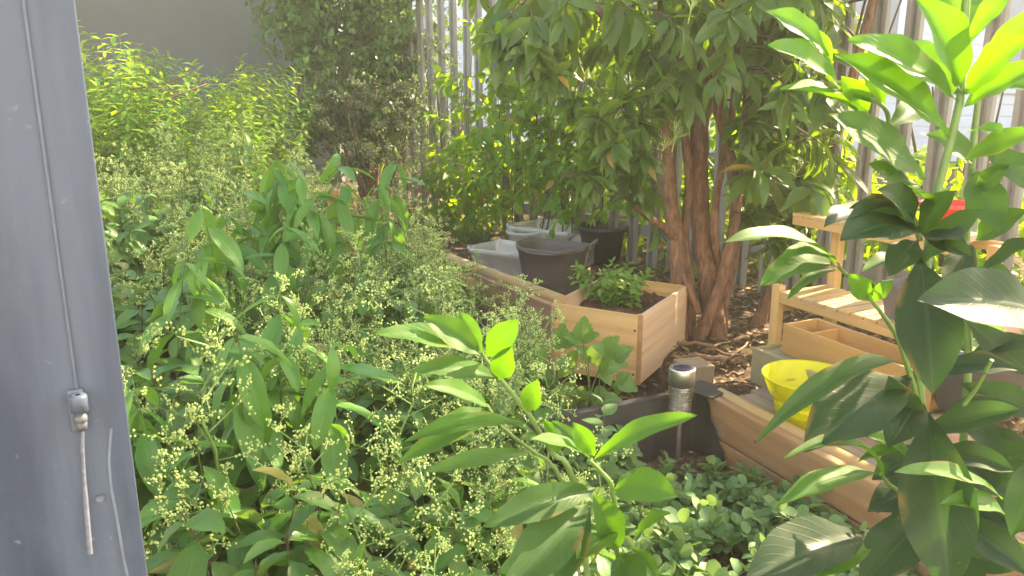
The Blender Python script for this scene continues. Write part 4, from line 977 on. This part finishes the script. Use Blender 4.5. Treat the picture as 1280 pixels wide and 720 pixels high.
# ---------------------------------------------------------------- foreground saplings
def sapling(label, base, stems, leaves, seed, leaf_tone):
    o = thing('laurel_sapling', label, 'sapling', base); bv_ = Vector(base); tb = MB()
    for pts, r0, r1 in stems:
        stemline(tb, [at(*p) - bv_ for p in pts], r0, r1, 8, .0006)
    tb.build('stem', M['green_stem'], o)
    lv = Leaves(prof_oblance, 15, 7); r2 = random.Random(seed)
    for L in leaves:
        (bx, by, bY), (tx, ty, tY), wpx = L[:3]; arch = L[3] if len(L) > 3 else .5; face = L[4] if len(L) > 4 else .45
        a, b = at(bx, by, bY), at(tx, ty, tY); ch = b - a; ln = ch.length
        tc = (CAM - (a + b) / 2).normalized(); d0 = ch.normalized()
        hint = (tc * face + UP * (1 - face) + Vector((r2.uniform(-.15, .15), r2.uniform(-.15, .15), 0)))
        nn = (hint - d0 * hint.dot(d0)).normalized()
        # start direction tilted up so that the arc's chord ends at the tip
        k = arch * r2.uniform(.8, 1.2); d = (d0 * math.cos(k / 2) + nn * math.sin(k / 2)); n2 = (nn * math.cos(k / 2) - d0 * math.sin(k / 2))
        Lm = ln * (k / 2) / math.sin(k / 2) if abs(k) > .01 else ln
        vis = max(.6, abs(nn.dot(tc)))
        W = min(wpx * (bY + tY) / 2 / F / vis * (.88 if by < 350 else 1.02), Lm * .44)
        lv.add(a - bv_, d, n2, Lm, W, k, r2.uniform(.2, .5), .04, leaf_tone(L) if not len(L) > 5 else L[5])
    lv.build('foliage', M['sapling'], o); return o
def base_of(px, Y): p = at(px, 700, Y); return (p.x, p.y, .04)
CB = base_of(1165, .9)
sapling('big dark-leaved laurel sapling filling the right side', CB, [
    ([(1175, 1150, .92), (1172, 760, .90), (1160, 640, .88), (1152, 520, .87), (1148, 440, .87), (1158, 330, .87), (1175, 230, .88), (1199, 128, .88), (1207, 20, .88), (1212, -60, .88)], .007, .0035),
    ([(1190, 1150, .98), (1196, 700, .97), (1209, 470, .97), (1208, 330, .98), (1215, 200, .98), (1225, 100, .98)], .006, .003),
    ([(1152, 520, .87), (1125, 430, .86), (1090, 376, .85), (1048, 333, .84)], .0035, .002),
    ([(1150, 300, .87), (1132, 240, .86), (1112, 165, .86), (1105, 134, .85), (1060, 112, .85)], .003, .002),
    ([(1160, 640, .88), (1120, 612, .85), (1100, 592, .84)], .003, .002), ([(1165, 560, .88), (1210, 500, .85), (1240, 450, .83)], .003, .002)],
    [((1201, 118, .88), (1145, -5, .82), 46, .3, .6), ((1210, 50, .88), (1272, -18, .86), 34, .4, .5), ((1206, 30, .88), (1165, -30, .90), 30, .4, .6),
     ((1197, 128, .88), (1060, 49, .80), 42, .35, .55), ((1186, 172, .88), (1043, 69, .80), 44, .35, .55), ((1195, 118, .88), (1125, 52, .95), 34, .7, .6),
     ((1035, 70, .85), (957, 14, .82), 28, .5, .5), ((1050, 112, .85), (960, 56, .80), 34, .4, .5), ((1040, 80, .85), (1024, 38, .86), 16, .4, .5), ((1074, 143, .85), (975, 112, .80), 26, .5, .5),
     ((1156, 225, .87), (1036, 143, .80), 40, .35, .6), ((1086, 142, .86), (1052, 95, .84), 32, .4, .8), ((1203, 120, .88), (1290, 44, .80), 62, .35, .6),
     ((1203, 135, .88), (1310, 78, .82), 44, .4, .5), ((1205, 200, .89), (1296, 163, .84), 30, .4, .5), ((1210, 165, .90), (1255, 168, .84), 20, .5, .5), ((1235, 212, .95), (1300, 200, .9), 24, .5, .5),
     ((1143, 290, .87), (1030, 284, .80), 46, .9, .3), ((1142, 318, .87), (1077, 340, .83), 18, .6, .4), ((1046, 328, .84), (903, 304, .77), 26, 1.0, .4), ((1049, 331, .84), (976, 322, .80), 26, .9, .4),
     ((1047, 333, .84), (950, 358, .80), 36, .8, .4), ((1048, 338, .84), (984, 375, .80), 14, .8, .3), ((1088, 376, .85), (1060, 342, .83), 20, .4, .8), ((1090, 377, .85), (1117, 350, .83), 24, .4, .8),
     ((1150, 322, .87), (1166, 492, .76), 82, .35, .95), ((1310, 395, .80), (1146, 376, .74), 54, .6, .75), ((1220, 352, .95), (1305, 300, .88), 36, .6, .4),
     ((1130, 456, .86), (946, 552, .74), 23, 1.1, .25, .3), ((1140, 470, .87), (1005, 564, .78), 66, .5, .55), ((1140, 540, .87), (1110, 470, .84), 40, .4, .7), ((1105, 600, .84), (980, 573, .76), 18, 1.2, .3), ((1100, 592, .84), (971, 632, .77), 24, .7, .4),
     ((1136, 565, .88), (1072, 577, .82), 13, .7, .4), ((1253, 624, .82), (1118, 590, .76), 22, .7, .4), ((1262, 650, .82), (1175, 630, .76), 26, .6, .5),
     ((1160, 515, .87), (1188, 745, .74), 100, .4, .95), ((1080, 668, .86), (930, 730, .74), 56, .5, .6), ((1092, 682, .84), (1012, 724, .78), 26, .5, .7), ((1310, 555, .80), (1264, 672, .76), 46, .4, .8),
     ((1150, 545, .87), (1278, 512, .82), 40, .5, .5), ((1160, 565, .88), (1268, 590, .82), 40, .6, .5), ((1160, 470, .87), (1275, 462, .84), 32, .6, .4), ((1180, 640, .88), (1290, 720, .80), 54, .5, .6), ((1165, 640, .88), (1075, 735, .80), 60, .5, .6),
     ((1160, 690, .88), (1240, 740, .78), 56, .5, .7), ((1150, 500, .87), (1110, 560, .80), 38, .5, .6), ((1215, 440, .97), (1300, 430, .92), 30, .5, .5), ((1212, 300, .97), (1185, 380, .90), 34, .4, .7), ((1205, 560, .97), (1290, 640, .9), 44, .5, .6),
     ((1150, 330, .87), (1230, 262, .82), 34, .5, .5), ((1160, 300, .87), (1205, 300, .80), 30, .6, .5), ((1215, 210, .98), (1250, 290, .90), 42, .4, .8), ((1168, 268, .87), (1105, 225, .82), 30, .6, .4), ((1225, 100, .98), (1300, 118, .94), 26, .6, .4), ((1150, 600, .88), (1085, 545, .84), 24, .8, .4), ((1210, 520, .97), (1250, 570, .90), 34, .5, .6), ((1195, 650, .97), (1130, 690, .88), 40, .5, .6),
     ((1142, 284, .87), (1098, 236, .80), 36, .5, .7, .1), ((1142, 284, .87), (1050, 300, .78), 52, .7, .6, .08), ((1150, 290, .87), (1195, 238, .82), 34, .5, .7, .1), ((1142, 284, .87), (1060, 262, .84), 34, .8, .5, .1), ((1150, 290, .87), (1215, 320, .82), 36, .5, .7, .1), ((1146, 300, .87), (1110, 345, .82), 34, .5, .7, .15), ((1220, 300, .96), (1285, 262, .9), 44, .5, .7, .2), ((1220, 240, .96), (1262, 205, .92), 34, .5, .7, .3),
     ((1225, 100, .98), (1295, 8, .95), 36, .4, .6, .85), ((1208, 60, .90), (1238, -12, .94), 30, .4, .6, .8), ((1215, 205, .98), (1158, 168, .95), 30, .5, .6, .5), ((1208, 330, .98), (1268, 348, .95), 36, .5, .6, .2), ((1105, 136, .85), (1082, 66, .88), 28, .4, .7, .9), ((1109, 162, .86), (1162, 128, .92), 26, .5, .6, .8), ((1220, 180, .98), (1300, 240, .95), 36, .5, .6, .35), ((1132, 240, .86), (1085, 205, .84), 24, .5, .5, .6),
     ((1165, 600, .90), (1085, 640, .86), 42, .5, .7), ((1170, 560, .92), (1090, 600, .90), 40, .5, .6), ((1190, 560, .95), (1245, 620, .90), 50, .4, .9), ((1165, 640, .90), (1110, 720, .85), 56, .4, .9), ((1205, 540, .97), (1290, 560, .93), 46, .4, .8), ((1180, 520, .95), (1250, 500, .92), 40, .5, .7), ((1150, 530, .90), (1080, 545, .88), 34, .6, .6), ((1200, 620, .96), (1270, 690, .92), 56, .4, .9),
     ((1190, 600, .96), (1300, 560, .90), 50, .5, .8), ((1190, 640, .96), (1310, 650, .92), 56, .5, .8), ((1180, 700, .95), (1300, 690, .90), 60, .4, .9), ((1200, 480, .97), (1310, 520, .92), 44, .5, .8), ((1150, 690, .92), (1040, 700, .88), 46, .5, .7), ((1165, 720, .92), (1120, 790, .85), 70, .4, .9), ((1170, 600, .95), (1225, 690, .88), 60, .4, .9), ((1165, 570, .95), (1120, 660, .90), 52, .4, .9), ((1207, 400, .97), (1290, 470, .93), 40, .4, .8)], 5,
    lambda L: (.93 if L[0][1] < 200 else .62 if L[0][1] < 350 and L[0][0] < 1120 else .45 if L[0][1] < 270 else (.75 if L[2] < 27 else .06)) + rng.uniform(-.06, .06))  # leaf tone by position and width: brightest at the top, darkest on broad lower leaves
AB = base_of(735, .86)
sapling('bright laurel sapling with long leaves in the photo centre', AB, [
    ([(735, 1150, .90), (735, 760, .88), (716, 600, .86), (690, 565, .86), (660, 517, .85), (622, 470, .84), (602, 440, .83)], .0045, .002),
    ([(730, 760, .88), (704, 606, .87), (660, 560, .87), (628, 534, .86), (608, 505, .86)], .003, .0015)],
    [((600, 446, .83), (469, 417, .77), 25, .6, .45), ((601, 443, .83), (529, 396, .80), 34, .4, .6), ((603, 441, .83), (572, 388, .84), 26, .4, .6), ((608, 446, .83), (649, 399, .80), 34, .4, .75), ((622, 474, .84), (640, 432, .80), 30, .3, .85),
     ((622, 474, .84), (516, 464, .77), 24, .6, .45), ((612, 510, .86), (530, 481, .80), 20, .5, .45), ((656, 529, .85), (505, 553, .78), 24, .6, .45), ((610, 530, .86), (496, 580, .80), 26, .5, .6), ((665, 566, .86), (530, 590, .79), 21, .6, .45), ((612, 514, .86), (552, 526, .83), 15, .5, .4),
     ((660, 515, .85), (672, 474, .82), 28, .3, .7), ((700, 565, .86), (680, 525, .83), 20, .4, .8), ((690, 560, .86), (650, 548, .83), 15, .6, .4)], 3, lambda L: rng.uniform(.5, .8))
BB = base_of(775, .80)
sapling('laurel sapling lowest at the bottom with one huge leaf', BB, [
    ([(778, 1150, .84), (774, 740, .80), (772, 690, .79), (766, 614, .78), (752, 590, .78), (736, 575, .77)], .0042, .002)],
    [((742, 575, .77), (873, 519, .72), 26, .7, .45), ((743, 570, .77), (716, 528, .76), 28, .4, .7), ((737, 573, .77), (662, 549, .72), 17, .7, .4), ((738, 572, .77), (690, 526, .80), 20, .4, .7),
     ((746, 610, .78), (603, 659, .70), 44, .5, .7), ((734, 630, .78), (628, 742, .66), 62, .4, .9), ((738, 636, .78), (694, 745, .70), 42, .4, .7), ((768, 612, .78), (846, 622, .70), 36, .8, .5), ((790, 676, .79), (838, 641, .76), 34, .2, .35),
     ((773, 690, .79), (742, 618, .76), 30, .4, .7), ((773, 692, .79), (806, 750, .70), 52, .4, .8), ((790, 684, .79), (822, 722, .75), 26, .4, .6), ((766, 616, .78), (812, 590, .80), 24, .5, .4), ((770, 660, .79), (720, 700, .72), 34, .5, .6)], 9, lambda L: .35 if L[2] > 40 else rng.uniform(.5, .9))

# ---------------------------------------------------------------- thin warm haze volume added to stand in for veiling lens glare
hz = MB(); hz.box(-205, 205, -205, 205, -1.2, 5.4)
hm = bpy.data.materials.new('haze'); hm.use_nodes = True; ht = hm.node_tree
for n_ in list(ht.nodes):
    if n_.type == 'BSDF_PRINCIPLED': ht.nodes.remove(n_)
pv = ht.nodes.new('ShaderNodeVolumePrincipled'); setin(pv, {'Color': (0.98, 0.95, 0.82, 1), 'Density': 0.009, 'Anisotropy': 0.3})
ht.links.new(pv.outputs[0], [n_ for n_ in ht.nodes if n_.type == 'OUTPUT_MATERIAL'][0].inputs['Volume'])
ho = hz.build('haze', hm); ho['kind'] = 'stuff'; ho['label'] = 'pale warm haze added over the garden to stand in for lens glare'
